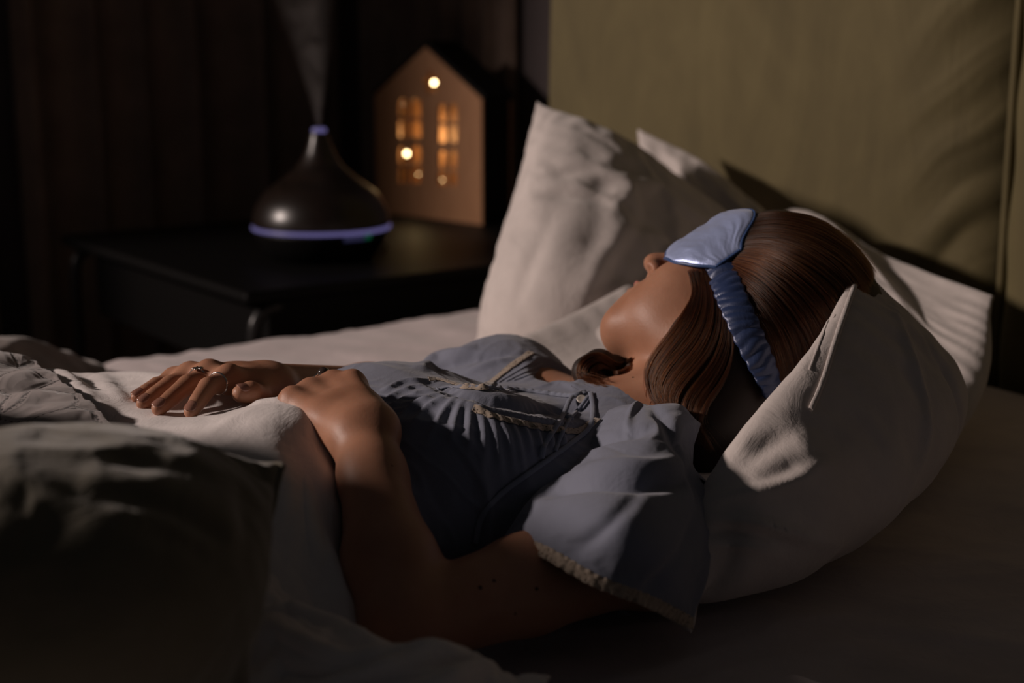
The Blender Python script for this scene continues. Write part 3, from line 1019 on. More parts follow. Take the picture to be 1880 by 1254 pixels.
J = dict(
    throat=at(1105, 742, 1.262), nape=at(1230, 720, 1.33),
    shoulder_n=at(1205, 995, 1.11), elbow_n=at(738, 1148, 0.955), wrist_n=at(668, 794, 1.085),
    shoulder_f=at(925, 728, 1.43), elbow_f=at(748, 752, 1.44), wrist_f=at(487, 712, 1.245),
)
def V3(*a): return np.array(a, float)
def build_body():
    fd = Field((-1.50, -0.47, MAT_Z - 0.01), (-0.36, 0.30, MAT_Z + 0.36), 0.0021)
    I3 = np.eye(3)
    BYc = -0.14                                  # body centre line
    # pelvis, belly, rib cage
    fd.ell((-1.42, BYc + 0.01, MAT_Z + 0.062), I3, (0.15, 0.155, 0.062), 0.05)
    fd.ell((-1.24, BYc, MAT_Z + 0.058), I3, (0.16, 0.125, 0.052), 0.05)
    fd.ell((-1.09, BYc, MAT_Z + 0.060), I3, (0.15, 0.122, 0.055), 0.05)
    fd.ell((-0.97, BYc, MAT_Z + 0.066), I3, (0.13, 0.145, 0.064), 0.05)
    fd.ell((-0.88, BYc, MAT_Z + 0.064), I3, (0.09, 0.150, 0.056), 0.04)
    for s in (-1, 1):
        fd.ell((-0.970, BYc + s * 0.068, MAT_Z + 0.113), I3, (0.060, 0.056, 0.036), 0.03)
    # shoulders and neck
    sn, sf = np.array(J['shoulder_n']), np.array(J['shoulder_f'])
    mid = np.array(J['throat']) + V3(0.02, 0, -0.045)
    fd.cone(sn, mid, 0.045, 0.045, 0.04)
    fd.cone(sf, mid, 0.045, 0.045, 0.04)
    fd.cone(sn + V3(-0.04, 0.06, 0), V3(-0.97, BYc, MAT_Z + 0.07), 0.040, 0.06, 0.03)
    fd.cone(mid + V3(-0.01, 0, -0.005), hl(-0.030, -0.055, 0), 0.052, 0.050, 0.03)
    fd.cone(mid + V3(0.0, -0.05, 0.0), hl(-0.045, -0.06, 0.03), 0.032, 0.034, 0.03)
    fd.cone(mid + V3(0.0, 0.05, 0.0), hl(-0.045, -0.06, -0.03), 0.032, 0.034, 0.03)
    # muscle cord and collar bone
    fd.cone(np.array(J['throat']) + V3(0.0, -0.012, -0.012), hl(-0.03, -0.05, 0.055), 0.009, 0.012, 0.018)
    fd.cone(np.array(J['throat']) + V3(-0.004, -0.02, -0.013), sn + V3(0.0, 0.02, 0.035), 0.009, 0.010, 0.018)
    # arms
    en, wn = np.array(J['elbow_n']), np.array(J['wrist_n'])
    fd.ell(sn, I3, (0.050, 0.046, 0.044), 0.03)
    fd.cone(sn, sn * 0.45 + en * 0.55, 0.042, 0.035, 0.02)
    fd.cone(sn * 0.45 + en * 0.55, en, 0.035, 0.0285, 0.012)
    fb = en * 0.72 + wn * 0.28
    fd.cone(en, fb, 0.0285, 0.0325, 0.010)
    fd.cone(fb, en * 0.25 + wn * 0.75, 0.0325, 0.0235, 0.015)
    fd.cone(en * 0.25 + wn * 0.75, wn, 0.0235, 0.0225, 0.015)
    fd.ell(wn + V3(0.004, -0.016, 0.002), I3, (0.010, 0.010, 0.010), 0.010)
    ef, wf = np.array(J['elbow_f']), np.array(J['wrist_f'])
    fd.ell(sf, I3, (0.055, 0.050, 0.050), 0.03)
    fd.cone(sf, ef, 0.044, 0.034, 0.02)
    fb = ef * 0.7 + wf * 0.3
    fd.cone(ef, fb, 0.034, 0.036, 0.015)
    fd.cone(fb, wf, 0.036, 0.022, 0.02)

    # ---------------- head
    H = HR3
    def he(c, r, k=0.012, rot=None, sub=False, base=None):
        R = H if rot is None else rot @ H
        fd.ell(hl(*c), R, tuple(q * HS for q in r), k, base, sub)
    def hc(a, b, ra, rb, k=0.012, sub=False):
        fd.cone(hl(*a), hl(*b), ra * HS, rb * HS, k, None, sub)
    he((-0.018, 0.030, 0), (0.094, 0.082, 0.074), 0.02)
    he((0.028, -0.030, 0), (0.060, 0.078, 0.056), 0.03)
    he((0.052, 0.048, 0), (0.040, 0.042, 0.054), 0.03)
    for s in (-1, 1):
        hc((-0.002, -0.056, s * 0.047), (0.072, -0.096, s * 0.013), 0.016, 0.015, 0.022)
        hc((-0.002, -0.052, s * 0.047), (-0.008, 0.0, s * 0.058), 0.016, 0.014, 0.02)
        he((0.056, -0.036, s * 0.033), (0.032, 0.034, 0.027), 0.02)
        he((0.058, -0.070, s * 0.026), (0.028, 0.024, 0.022), 0.02)
        he((0.030, -0.055, s * 0.040), (0.034, 0.030, 0.018), 0.02)
    he((0.072, -0.094, 0), (0.020, 0.019, 0.026), 0.018)
    he((0.082, -0.078, 0), (0.013, 0.014, 0.020), 0.014)
    he((0.070, -0.062, 0), (0.029, 0.024, 0.031), 0.016)
    # nose
    hc((0.086, 0.018, 0), (0.112, -0.022, 0), 0.0075, 0.0090, 0.010)
    he((0.1135, -0.0275, 0), (0.0100, 0.0090, 0.0095), 0.006)
    for s in (-1, 1):
        he((0.1030, -0.0325, s * 0.0115), (0.0105, 0.0075, 0.0070), 0.005)
        he((0.080, 0.014, s * 0.031), (0.011, 0.011, 0.014), 0.008)
        he((0.083, 0.032, s * 0.028), (0.009, 0.007, 0.020), 0.012)
    hc((0.103, -0.039, 0), (0.098, -0.048, 0), 0.004, 0.004, 0.006)
    for s in (-1, 1):
        he((0.1050, -0.0400, s * 0.0135), (0.0062, 0.0050, 0.0048), 0.0015, sub=True)
    # lips
    he((0.0965, -0.0555, 0), (0.0085, 0.0050, 0.0190), 0.004)
    he((0.0945, -0.0655, 0), (0.0090, 0.0058, 0.0175), 0.004)
    hc((0.1040, -0.0605, -0.010), (0.1040, -0.0605, 0.010), 0.0014, 0.0014, 0.003, sub=True)
    for s in (-1, 1):
        hc((0.1040, -0.0605, s * 0.010), (0.0935, -0.0615, s * 0.0225), 0.0014, 0.0012, 0.003, sub=True)
    he((0.1000, -0.0770, 0), (0.0050, 0.0040, 0.013), 0.008, sub=True)
    # ears
    for s in (-1, 1):
        base = fd.F.copy()
        for t in range(9):
            a0, a1 = 0.6 + t * 0.47, 0.6 + (t + 1) * 0.47
            e0 = (-0.012 - 0.016 * math.cos(a0), 0.0 + 0.026 * math.sin(a0 + 0.5), s * (0.073 + 0.004 * math.sin(a0)))
            e1 = (-0.012 - 0.016 * math.cos(a1), 0.0 + 0.026 * math.sin(a1 + 0.5), s * (0.073 + 0.004 * math.sin(a1)))
            hc(e0, e1, 0.0035, 0.0035, 0.004)
        he((-0.010, 0.0, s * 0.068), (0.014, 0.024, 0.005), 0.006)
        he((0.000, -0.028, s * 0.067), (0.007, 0.009, 0.005), 0.006)

    # ---------------- hands: palm, then each finger as its own chain of tapering bones
    def hand(wrist, mcps, fingers, radii, thumb, palm_r=0.0102):
        base0 = None
        for i, m in enumerate(mcps):
            w = np.array(wrist) + (np.array(m) - np.mean([np.array(x) for x in mcps], 0)) * 0.42
            fd.cone(w, m, 0.0150, palm_r, 0.016)
        for a, b in zip(mcps, mcps[1:]):
            fd.cone(a, b, palm_r * 0.9, palm_r * 0.9, 0.010)
            fd.cone((np.array(a) + wrist) / 2, (np.array(b) + wrist) / 2, 0.012, 0.012, 0.012)
        for m in mcps:                            # knuckles
            fd.ell(np.array(m) + V3(0, 0, 0.0045), I3, (0.0085, 0.0085, 0.0098), 0.004)
            w = np.array(wrist) + (np.array(m) - np.mean([np.array(x) for x in mcps], 0)) * 0.35
            fd.cone(w + V3(0, 0, 0.009), np.array(m) + V3(0, 0, 0.0070), 0.0042, 0.0045, 0.006)
        base = fd.F.copy()
        for ch, r in zip(fingers, radii):
            pts = [np.array(p) for p in ch]
            G = base.copy()
            keep, fd.F = fd.F, G
            for q in range(len(pts) - 1):
                rr = [r * 1.04, r, r * 0.88, r * 0.76]
                fd.cone(pts[q], pts[q + 1], rr[q], rr[q + 1], 0.0012 if q else 0.008)
            fd.F = np.minimum(keep, fd.F)
        pts = [np.array(p) for p in thumb]
        G = base.copy()
        keep, fd.F = fd.F, G
        rr = [0.0132, 0.0108, 0.0098, 0.0078]
        for q in range(len(pts) - 1):
            fd.cone(pts[q], pts[q + 1], rr[q], rr[q + 1], 0.010 if q == 0 else 0.002)
        fd.F = np.minimum(keep, fd.F)
    hand(J['wrist_n'], *HAND_N)
    hand(J['wrist_f'], *HAND_F)
    V, Fc = fd.mesh()
    V, Fc = largest_piece(V, Fc)
    V = smooth_verts(V, Fc, 3, 0.5)
    return V, Fc

# her left hand, near: back of the hand up, fingers dropping away over the far wrist
HAND_N = (
    [at(648, 710, 1.150), at(612, 712, 1.156), at(571, 726, 1.146), at(536, 741, 1.130)],
    [[at(648, 710, 1.150), at(617, 717, 1.192), at(596, 739, 1.202), at(588, 753, 1.196)],
     [at(612, 712, 1.156), at(578, 721, 1.202), at(556, 741, 1.212), at(552, 752, 1.204)],
     [at(571, 726, 1.146), at(548, 733, 1.190), at(532, 753, 1.196), at(530, 762, 1.188)],
     [at(536, 741, 1.130), at(524, 747, 1.158), at(520, 758, 1.164), at(524, 766, 1.156)]],
    [0.0084, 0.0086, 0.0082, 0.0074],
    [at(686, 776, 1.105), at(684, 753, 1.140), at(668, 737, 1.180), at(646, 743, 1.192)])
# her right hand, far: flat on the duvet, fingers towards the foot of the bed
HAND_F = (
    [at(420, 698, 1.195), at(384, 690, 1.215), at(350, 694, 1.230), at(320, 703, 1.240)],
    [[at(420, 698, 1.195), at(382, 710, 1.170), at(364, 736, 1.152), at(351, 756, 1.142)],
     [at(384, 690, 1.215), at(344, 706, 1.188), at(315, 731, 1.168), at(291, 750, 1.156)],
     [at(350, 694, 1.230), at(312, 706, 1.206), at(283, 726, 1.188), at(263, 741, 1.178)],
     [at(320, 703, 1.240), at(288, 707, 1.222), at(267, 719, 1.208), at(251, 729, 1.200)]],
    [0.0083, 0.0085, 0.0081, 0.0073],
    [at(480, 722, 1.215), at(474, 729, 1.190), at(460, 721, 1.174), at(442, 723, 1.167)])

person = empty('person', (-1.0, -0.14, MAT_Z), 'sleeping woman lying on her back in a blue nightgown, hands resting on the white duvet', 'person')
BV, BF = build_body()
body = fast_mesh('body', BV, BF, M['skin'], person)
body_bvh = bvh_of(BV, BF)

def lip(c, r):
    bm = bmesh.new()
    bmesh.ops.create_uvsphere(bm, u_segments=24, v_segments=16, radius=1, matrix=Matrix.Translation(hl(*c)) @ Matrix(HR3.T.tolist()).to_4x4() @ Matrix.Diagonal((r[0] * HS, r[1] * HS, r[2] * HS, 1)))
    bm_obj('lip', bm, M['lip'], person)
lip((0.0965, -0.0555, 0), (0.0092, 0.0046, 0.0180))
lip((0.0945, -0.0655, 0), (0.0097, 0.0054, 0.0165))

# ------------------------------------------------------------------ nightgown
def build_gown():
    fd = Field((-1.32, -0.36, MAT_Z + 0.005), (-0.70, 0.26, MAT_Z + 0.26), 0.0019)
    I3 = np.eye(3)
    BYc = -0.14
    t = 0.008
    fd.ell((-1.24, BYc, MAT_Z + 0.058), I3, (0.16 + t, 0.125 + t, 0.052 + t), 0.05)
    fd.ell((-1.09, BYc, MAT_Z + 0.060), I3, (0.15 + t, 0.122 + t, 0.055 + t), 0.05)
    fd.ell((-0.97, BYc, MAT_Z + 0.066), I3, (0.13 + t, 0.145 + t, 0.064 + t), 0.05)
    fd.ell((-0.88, BYc, MAT_Z + 0.064), I3, (0.09 + t, 0.150 + t, 0.056 + t), 0.04)
    for s in (-1, 1):
        fd.ell((-0.970, BYc + s * 0.068, MAT_Z + 0.113), I3, (0.060 + t, 0.056 + t, 0.036 + t), 0.045)
    sn, sf = np.array(J['shoulder_n']), np.array(J['shoulder_f'])
    mid = np.array(J['throat']) + V3(0.02, 0, -0.045)
    fd.cone(sn, mid, 0.045 + t, 0.045 + t, 0.04)
    fd.cone(sf, mid, 0.045 + t, 0.045 + t, 0.04)
    fd.cone(sn + V3(-0.04, 0.06, 0), V3(-0.97, BYc, MAT_Z + 0.07), 0.040 + t, 0.06 + t, 0.03)
    fd.ell(sn, I3, (0.050 + t, 0.046 + t, 0.044 + t), 0.03)
    fd.ell(sf, I3, (0.055 + t, 0.050 + t, 0.050 + t), 0.03)
    ef = np.array(J['elbow_f'])
    fd.cone(sf, sf * 0.45 + ef * 0.55, 0.050, 0.050, 0.02)
    # neckline: open round the neck, wider on the far side
    fd.ell(np.array(J['throat']) + V3(0.078, 0.025, 0.035), I3, (0.074, 0.085, 0.085), 0.006, sub=True)
    fd.ell(np.array(J['throat']) + V3(0.035, 0.075, 0.020), I3, (0.045, 0.050, 0.035), 0.008, sub=True)
    V, Fc = fd.mesh()
    V, Fc = largest_piece(V, Fc)
    V = smooth_verts(V, Fc, 4, 0.5)
    N = vert_normals(V, Fc)
    # soft drape everywhere
    up = np.clip(N[:, 2] + 0.6, 0, 1)
    r = np.clip(ridged(np.stack([(V[:, 0] + 0.35 * V[:, 1]) * 20, V[:, 1] * 5 + V[:, 2] * 5, V[:, 2] * 0 + 3], -1), 2), -0.6, 1.3)
    g = 0.0030 * r * np.clip((-0.96 - V[:, 0]) / 0.05, 0, 1) + 0.0012 * r
    r2 = ridged(np.stack([V[:, 0] * 26, V[:, 1] * 26, V[:, 2] * 12], -1), 2)
    g += 0.0009 * np.clip(r2, -0.6, 1.4)
    V = V + N * g[:, None]
    # drawn folds: the opening of the yoke, its lips, and the gathers that fan out from the seam
    bv = bvh_of(V, Fc)
    fl = [([(790, 704), (850, 722), (938, 739), (1010, 750), (1066, 748)], 0.0085, -0.0085),
          ([(772, 712), (836, 712), (938, 716), (1040, 727), (1076, 724)], 0.0032, 0.0042),
          ([(805, 720), (865, 744), (930, 760), (1000, 772), (1064, 778)], 0.0034, 0.0034),
          ([(985, 712), (1030, 704), (1072, 714)], 0.0035, 0.0030),
          ([(1000, 697), (1040, 690), (1068, 702)], 0.0035, 0.0030),
          ([(960, 700), (1000, 684), (1045, 680)], 0.0035, 0.0022),
          ([(776, 676), (800, 656), (850, 645), (880, 634)], 0.008, 0.0060),
          ([(800, 678), (850, 662), (905, 654), (960, 650)], 0.006, -0.0055),
          ([(850, 690), (900, 668), (960, 645)], 0.006, 0.0040),
          ([(705, 716), (745, 701), (790, 697)], 0.0030, 0.0040),
          ([(715, 728), (755, 713), (796, 706)], 0.0030, 0.0036),
          ([(722, 742), (762, 726), (800, 714)], 0.0032, 0.0038)]
    fan = [((806, 722), (764, 742), (730, 772)), ((818, 728), (782, 752), (748, 792)), ((832, 735), (812, 762), (786, 806)),
           ((846, 741), (838, 768), (826, 812)), ((862, 748), (862, 778), (860, 830)), ((880, 755), (888, 792), (892, 850)),
           ((898, 761), (910, 800), (920, 868)), ((916, 766), (932, 806), (944, 872)), ((936, 772), (950, 812), (962, 860)),
           ((958, 778), (968, 806), (978, 850)), ((980, 783), (988, 806), (996, 838)), ((1004, 787), (1010, 806), (1014, 830)), ((1030, 790), (1032, 806), (1034, 822))]
    for q in fan:
        fl.append((list(q), 0.0034, 0.0040))
    out = np.zeros(len(V))
    for pts, w, h in fl:
        Pq = []
        for x, y in catmull(pts, 30):
            hh, _ = sight(bv, x, y)
            if hh is not None: Pq.append(np.array(hh))
        if len(Pq) < 6: continue
        Pq = np.array(Pq)
        lo, hi = Pq.min(0) - 3 * w, Pq.max(0) + 3 * w
        m = np.where(((V > lo) & (V < hi)).all(1))[0]
        dd = np.linalg.norm(V[m][:, None, :] - Pq[None], axis=2)
        k = dd.argmin(1)
        t = k / (len(Pq) - 1)
        amp = np.sin(PI * np.clip(0.10 + 0.86 * t, 0, 1)) ** 0.7 if h > 0 else np.sin(PI * np.clip(0.06 + 0.88 * t, 0, 1)) ** 0.5
        out[m] += h * amp * np.exp(-(dd.min(1) / w) ** 2)
    V = V + N * out[:, None]
    V = smooth_verts(V, Fc, 1, 0.3)
    return V, Fc
GV, GF = build_gown()
gown = fast_mesh('nightgown', GV, GF, M['gown'], person)
gown_bvh = bvh_of(GV, GF)

def on_surface(bvh, pts, n, lift, guess=1.2, dense=True):
    """a polyline of pixels laid on a surface: smooth points and normals"""
    P = catmull([(p[0], p[1]) for p in pts], n)
    out, nor = [], []
    for x, y in P:
        h, nn = sight(bvh, x, y, lift)
        if h is None:
            g = at(x, y, guess)
            c, nn, _, _ = bvh.find_nearest(g)
            h = c + nn * lift
        out.append(np.array(h)); nor.append(np.array(nn))
    out, nor = np.array(out), np.array(nor)
    for _ in range(3):
        out[1:-1] = (out[:-2] + 2 * out[1:-1] + out[2:]) / 4
        nor[1:-1] = (nor[:-2] + 2 * nor[1:-1] + nor[2:]) / 4
    return out, nor / np.linalg.norm(nor, axis=1, keepdims=True)
def ribbon(name, P, N, width, thick, material, parent, crown=0.0, ruche=0.0, rp=0.008, cols=7, wave=0.0, seed=0):
    """a flat band along points P lying on a surface with normals N"""
    n = len(P)
    T = np.gradient(P, axis=0); T /= np.linalg.norm(T, axis=1, keepdims=True) + 1e-12
    B = np.cross(T, N); B /= np.linalg.norm(B, axis=1, keepdims=True) + 1e-12
    w = np.interp(np.linspace(0, 1, n), np.linspace(0, 1, len(width)), width) if hasattr(width, '__len__') else np.full(n, width)
    s = np.concatenate([[0], np.cumsum(np.linalg.norm(np.diff(P, axis=0), axis=1))])
    V = []
    for j in range(cols):
        c = -1 + 2 * j / (cols - 1)
        h = crown * (1 - c * c)
        ru = ruche * (1 - 0.35 * c * c) * (1.3 * perlin(np.stack([s / rp * 1.1, s * 0 + c * 0.55 + seed, s * 0 + seed], -1)) + 0.6 * np.sin(2 * PI * s / rp * 1.3 + 2.5 * np.sin(c * 1.7 + s * 70) + seed)) if ruche else 0
        wv = wave * np.sin(2 * PI * s / (rp * 1.0) + seed) * abs(c)
        V.append(P + B * (c * w / 2 * (1 + 0.05 * np.sin(s * 500 + seed)))[:, None] + N * (h + ru + wv)[:, None])
    V = np.stack(V, 1).reshape(-1, 3)
    o = mesh_obj(name, V, grid_faces(n, cols), material, parent)
    solidify(o, thick, 0)
    subsurf(o, 1)
    return o
# yoke: two converging lace bands, the binding of the opening and of the neck
def draped(o, bvh, lift):
    for v in o.data.vertices:
        c, n, _, _ = bvh.find_nearest(v.co)
        v.co = c + n * lift
lace_px = [[(786, 696), (812, 699), (843, 708), (880, 713), (906, 700), (938, 674), (976, 648)],
           [(868, 750), (904, 764), (938, 774), (989, 785), (1027, 790), (1066, 792), (1096, 770)]]
for lp in lace_px:
    P, N = on_surface(gown_bvh, lp, 170, 0.001)
    o = ribbon('lace_trim', P, N, 0.0078, 0.0008, M['lace'], gown)
    draped(o, gown_bvh, 0.0012)
P, N = on_surface(gown_bvh, [(802, 716), (836, 711), (938, 715), (1040, 727), (1074, 722)], 140, 0.001)
o = ribbon('binding', P, N, 0.0042, 0.0012, M['gown_cord'], gown); draped(o, gown_bvh, 0.001)
for off in (0, 1, 2):
    P, N = on_surface(gown_bvh, [(915 + off * 14, 703 - off * 2), (950 + off * 12, 682 + off * 3), (985 + off * 9, 660 + off * 8)], 60, 0.001)
    o = ribbon('pin_tuck', P, N, 0.0018, 0.0010, M['gown_cord'], gown); draped(o, gown_bvh, 0.0006)

# near sleeve: a wide flared fall of cloth from shoulder to hem
sleeve_rows = [
    [at(920, 986, 1.060), at(1000, 1004, 1.000), at(1100, 1058, 0.965), at(1195, 1096, 0.980), at(1276, 1138, 1.03)],
    [at(968, 922, 1.075), at(1050, 930, 1.000), at(1145, 965, 0.965), at(1232, 1015, 0.985), at(1303, 1048, 1.05)],
    [at(1035, 862, 1.13), at(1105, 850, 1.06), at(1185, 868, 1.03), at(1255, 895, 1.045), at(1306, 925, 1.085)],
    [at(1078, 812, 1.17), at(1135, 795, 1.11), at(1195, 792, 1.09), at(1245, 805, 1.10), at(1270, 852, 1.125)],
    [at(1100, 764, 1.225), at(1150, 745, 1.19), at(1200, 742, 1.17), at(1252, 746, 1.16), at(1285, 782, 1.155)],
    [at(1112, 756, 1.27), at(1160, 748, 1.25), at(1210, 752, 1.235), at(1256, 764, 1.22), at(1284, 800, 1.20)]]
sleeve = cloth_sheet('sleeve', sleeve_rows, 110, 100, 0.0022, M['gown'], gown, folds=(
    (0.25, 0.05, 0.42, 0.75, 0.030, 0.010), (0.33, 0.10, 0.50, 0.80, 0.03, -0.006), (0.55, 0.05, 0.62, 0.5, 0.03, 0.006),
    (0.80, 0.45, 0.35, 0.95, 0.04, 0.006), (0.62, 0.3, 0.9, 0.35, 0.03, -0.004), (0.0, 0.35, 0.3, 0.5, 0.03, 0.004), (0.0, 0.7, 0.35, 0.85, 0.035, 0.005)),
    noise=((7, 0.003),), ridge=((9, 4, 0.0012),), seed=5, relax=6, shrink=-0.008, floor=True)
# lace round the hem of the sleeve
me = sleeve.data
hem = np.array([me.vertices[j].co for j in range(100)])
row1 = np.array([me.vertices[100 + j].co for j in range(100)])
dn = hem - row1; dn /= np.linalg.norm(dn, axis=1, keepdims=True)
tt = np.gradient(hem, axis=0); nn_ = np.cross(tt, dn); nn_ /= np.linalg.norm(nn_, axis=1, keepdims=True)
ts = np.linspace(0, 99, 300)
hemd = np.stack([np.interp(ts, np.arange(100), hem[:, k]) for k in range(3)], 1)
nnd = np.stack([np.interp(ts, np.arange(100), nn_[:, k]) for k in range(3)], 1)
dnd = np.stack([np.interp(ts, np.arange(100), dn[:, k]) for k in range(3)], 1)
ribbon('lace_trim', hemd + dnd * 0.0035, nnd, 0.0095, 0.0009, M['lace'], sleeve, wave=0.0008, rp=0.007)

# collar lace standing by the neck
P = catmull([at(1128, 750, 1.262), at(1160, 742, 1.262), at(1190, 738, 1.262), at(1212, 744, 1.262)], 90)
N = np.tile(np.array((-FWD)[:]), (90, 1))
ribbon('lace_trim', P, N, 0.009, 0.001, M['lace'], gown, wave=0.0018, rp=0.007)

# drawstrings tied at the throat
def cord(pxd, w=0.0042):
    P = catmull([at(*p) for p in pxd], 120)
    for i in range(len(P)):                        # lie on the gown or sleeve, never inside
        for bv in (gown_bvh, sleeve_bvh):
            c, nn, _, dd = bv.find_nearest(Vector(P[i]))
            r = Vector(P[i]) - CAM
            hit = bv.ray_cast(CAM, r.normalized())
            if hit[0] is not None and (hit[0] - CAM).length < r.length + 0.002:
                P[i] = np.array(hit[0] - r.normalized() * 0.0028)
    for _ in range(4): P[1:-1] = (P[:-2] + 2 * P[1:-1] + P[2:]) / 4
    N = np.tile(np.array((-FWD + UP * 0.6).normalized()[:]), (len(P), 1))
    return ribbon('drawstring', P, N, w, 0.0014, M['gown_cord'], gown, crown=0.0008)
sleeve_bvh = BVHTree.FromPolygons([v.co[:] for v in me.vertices], [tuple(p.vertices) for p in me.polygons])
cord([(1076, 718, 1.262), (1050, 730, 1.240), (1036, 758, 1.215), (1020, 785, 1.19), (1000, 817, 1.17), (994, 842, 1.16)])
cord([(1084, 720, 1.262), (1089, 752, 1.225), (1082, 785, 1.19), (1050, 813, 1.16), (976, 866, 1.13), (920, 908, 1.12), (884, 952, 1.12), (873, 1000, 1.115)])
cord([(1080, 728, 1.256), (1062, 752, 1.235), (1046, 770, 1.215), (1030, 800, 1.19), (1020, 828, 1.17)], 0.003)
bm = bmesh.new(); bmesh.ops.create_uvsphere(bm, u_segments=20, v_segments=12, radius=0.0045, matrix=Matrix.Translation(at(1044, 770, 1.195)))
bm_obj('bead', bm, M['gown_cord'], gown)
bm = bmesh.new(); add_lathe(bm, [(0, -0.001), (0.0042, -0.001), (0.0048, 0), (0.0042, 0.0012), (0.003, 0.0008), (0, 0.0008)], 24,
                            Matrix.Translation(at(1068, 733, 1.238)) @ (-FWD + UP).to_track_quat('Z', 'Y').to_matrix().to_4x4())
bm_obj('button', bm, M['lace_solid'] if 'lace_solid' in M else M['gown_cord'], gown)

# ------------------------------------------------------------------ hair
def build_hair_base():
    fd = Field((-0.92, -0.40, MAT_Z + 0.03), (-0.34, 0.12, MAT_Z + 0.36), 0.0026)
    I3 = np.eye(3)
    fd.ell(hl(-0.024, 0.036, 0), HR3, tuple(HS * r for r in (0.094, 0.086, 0.084)), 0.02)
    fd.ell(hl(0.020, 0.066, 0), HR3, tuple(HS * r for r in (0.068, 0.052, 0.066)), 0.02)
    fd.cone(hl(-0.015, 0.02, 0.058), hl(-0.035, -0.055, 0.055), 0.026, 0.028, 0.03)
    fd.cone(hl(-0.015, 0.02, -0.058), hl(-0.035, -0.055, -0.055), 0.026, 0.028, 0.03)
    # the fall of hair in front of the ear, down beside the neck
    ch = [at(1312, 560, 1.275), at(1275, 625, 1.262), at(1245, 680, 1.255), at(1238, 725, 1.25), at(1262, 765, 1.25)]
    rr = [0.009, 0.015, 0.018, 0.017, 0.014]
    for i in range(4):
        fd.cone(ch[i], ch[i + 1], rr[i], rr[i + 1], 0.02)
    for a_, r_ in ((at(1330, 640, 1.275), 0.042), (at(1310, 715, 1.27), 0.040), (at(1390, 690, 1.27), 0.040), (at(1440, 600, 1.30), 0.05), (at(1315, 765, 1.235), 0.038), (at(1300, 805, 1.215), 0.030), (at(1340, 800, 1.24), 0.035)):
        fd.ell(a_, I3, (r_, r_, r_), 0.03)
    # keep the face free
    fd.ell(hl(0.090, -0.030, 0.012), HR3, tuple(HS * r for r in (0.088, 0.102, 0.080)), 0.008, sub=True)
    # gathered lock on the far shoulder
    ch = [at(1165, 665, 1.345), at(1130, 680, 1.335), at(1100, 668, 1.32), at(1078, 682, 1.31), at(1092, 706, 1.30)]
    for i in range(4):
        fd.cone(ch[i], ch[i + 1], 0.013, 0.0125, 0.008)
    V, Fc = fd.mesh()
    return smooth_verts(V, Fc, 3, 0.5), Fc
HV, HF_ = build_hair_base()
HV, HF_ = np.asarray(HV), HF_
hair = fast_mesh('hair', HV, HF_, M['hair_base'], person)
hair_bvh = bvh_of(np.vstack([HV, BV]), np.vstack([HF_, BF + len(HV)]))      # scalp and skin together, for laying hair and strap on

def strands(groups, parent):
    """groups: (list of guide polylines in pixels, how many, clumps, waviness, thickness of the layer)"""
    allp, rad = [], []
    for guides, count, clumps, wav, layer, guess in groups:
        G = []
        for g in guides:
            P, N = on_surface(hair_bvh, g, 26, 0.0015, guess)
            G.append((P, N))
        GP = np.array([g[0] for g in G]); GN = np.array([g[1] for g in G])
        cc = np.sort(RNG.uniform(0, 1, clumps))
        for k in range(count):
            s = RNG.uniform(0, 1)
            c = cc[np.argmin(np.abs(cc - s))]
            lay = RNG.uniform(0, 1) ** 1.5
            t = np.linspace(0, 1, 26)
            pull = np.clip(t * 1.1, 0, 0.75)
            ss = np.clip(s * (1 - pull) + c * pull + RNG.normal(0, 0.006), 0, 1) * (len(GP) - 1)
            i0 = np.minimum(ss.astype(int), len(GP) - 2); f = (ss - i0)[:, None]
            P = GP[i0, np.arange(26)] * (1 - f) + GP[i0 + 1, np.arange(26)] * f
            N = GN[i0, np.arange(26)] * (1 - f) + GN[i0 + 1, np.arange(26)] * f
            ph = RNG.uniform(0, 6.28) * 0.3 + c * 40
            amp = wav * t * (0.6 + 0.8 * RNG.uniform())
            B = np.cross(np.gradient(P, axis=0), N); B /= np.linalg.norm(B, axis=1, keepdims=True) + 1e-9
            P = P + N * (layer * lay * (0.5 + 0.5 * np.sin(PI * t)))[:, None] + B * (amp * np.sin(t * 7 + ph))[:, None] + N * (amp * 0.4 * np.cos(t * 6 + ph))[:, None]
            if RNG.uniform() < 0.035:             # flyaways
                P = P + N * (0.004 * t)[:, None] + B * (RNG.normal(0, 0.006) * t ** 2)[:, None]
            a, b = RNG.uniform(0, 0.12), RNG.uniform(0.88, 1.0)
            q = np.linspace(a, b, 26) * 25
            P = np.stack([np.interp(q, np.arange(26), P[:, k2]) for k2 in range(3)], 1)
            allp.append(P); rad.append(RNG.uniform(0.00010, 0.00018))
    n = len(allp)
    hc = bpy.data.hair_curves.new('strands')
    hc.add_curves([26] * n)
    pos = np.concatenate(allp).astype(np.float32)
    hc.attributes['position'].data.foreach_set('vector', pos.ravel())
    ra = hc.attributes.get('radius') or hc.attributes.new('radius', 'FLOAT', 'POINT')
    tap = np.concatenate([[1.0] * 18, np.linspace(1, 0.35, 8)])
    ra.data.foreach_set('value', (np.repeat(rad, 26) * np.tile(tap, n)).astype(np.float32))
    o = bpy.data.objects.new('strands', hc)
    COL.objects.link(o)
    hc.materials.append(M['hair'])
    adopt(o, parent)
    return o
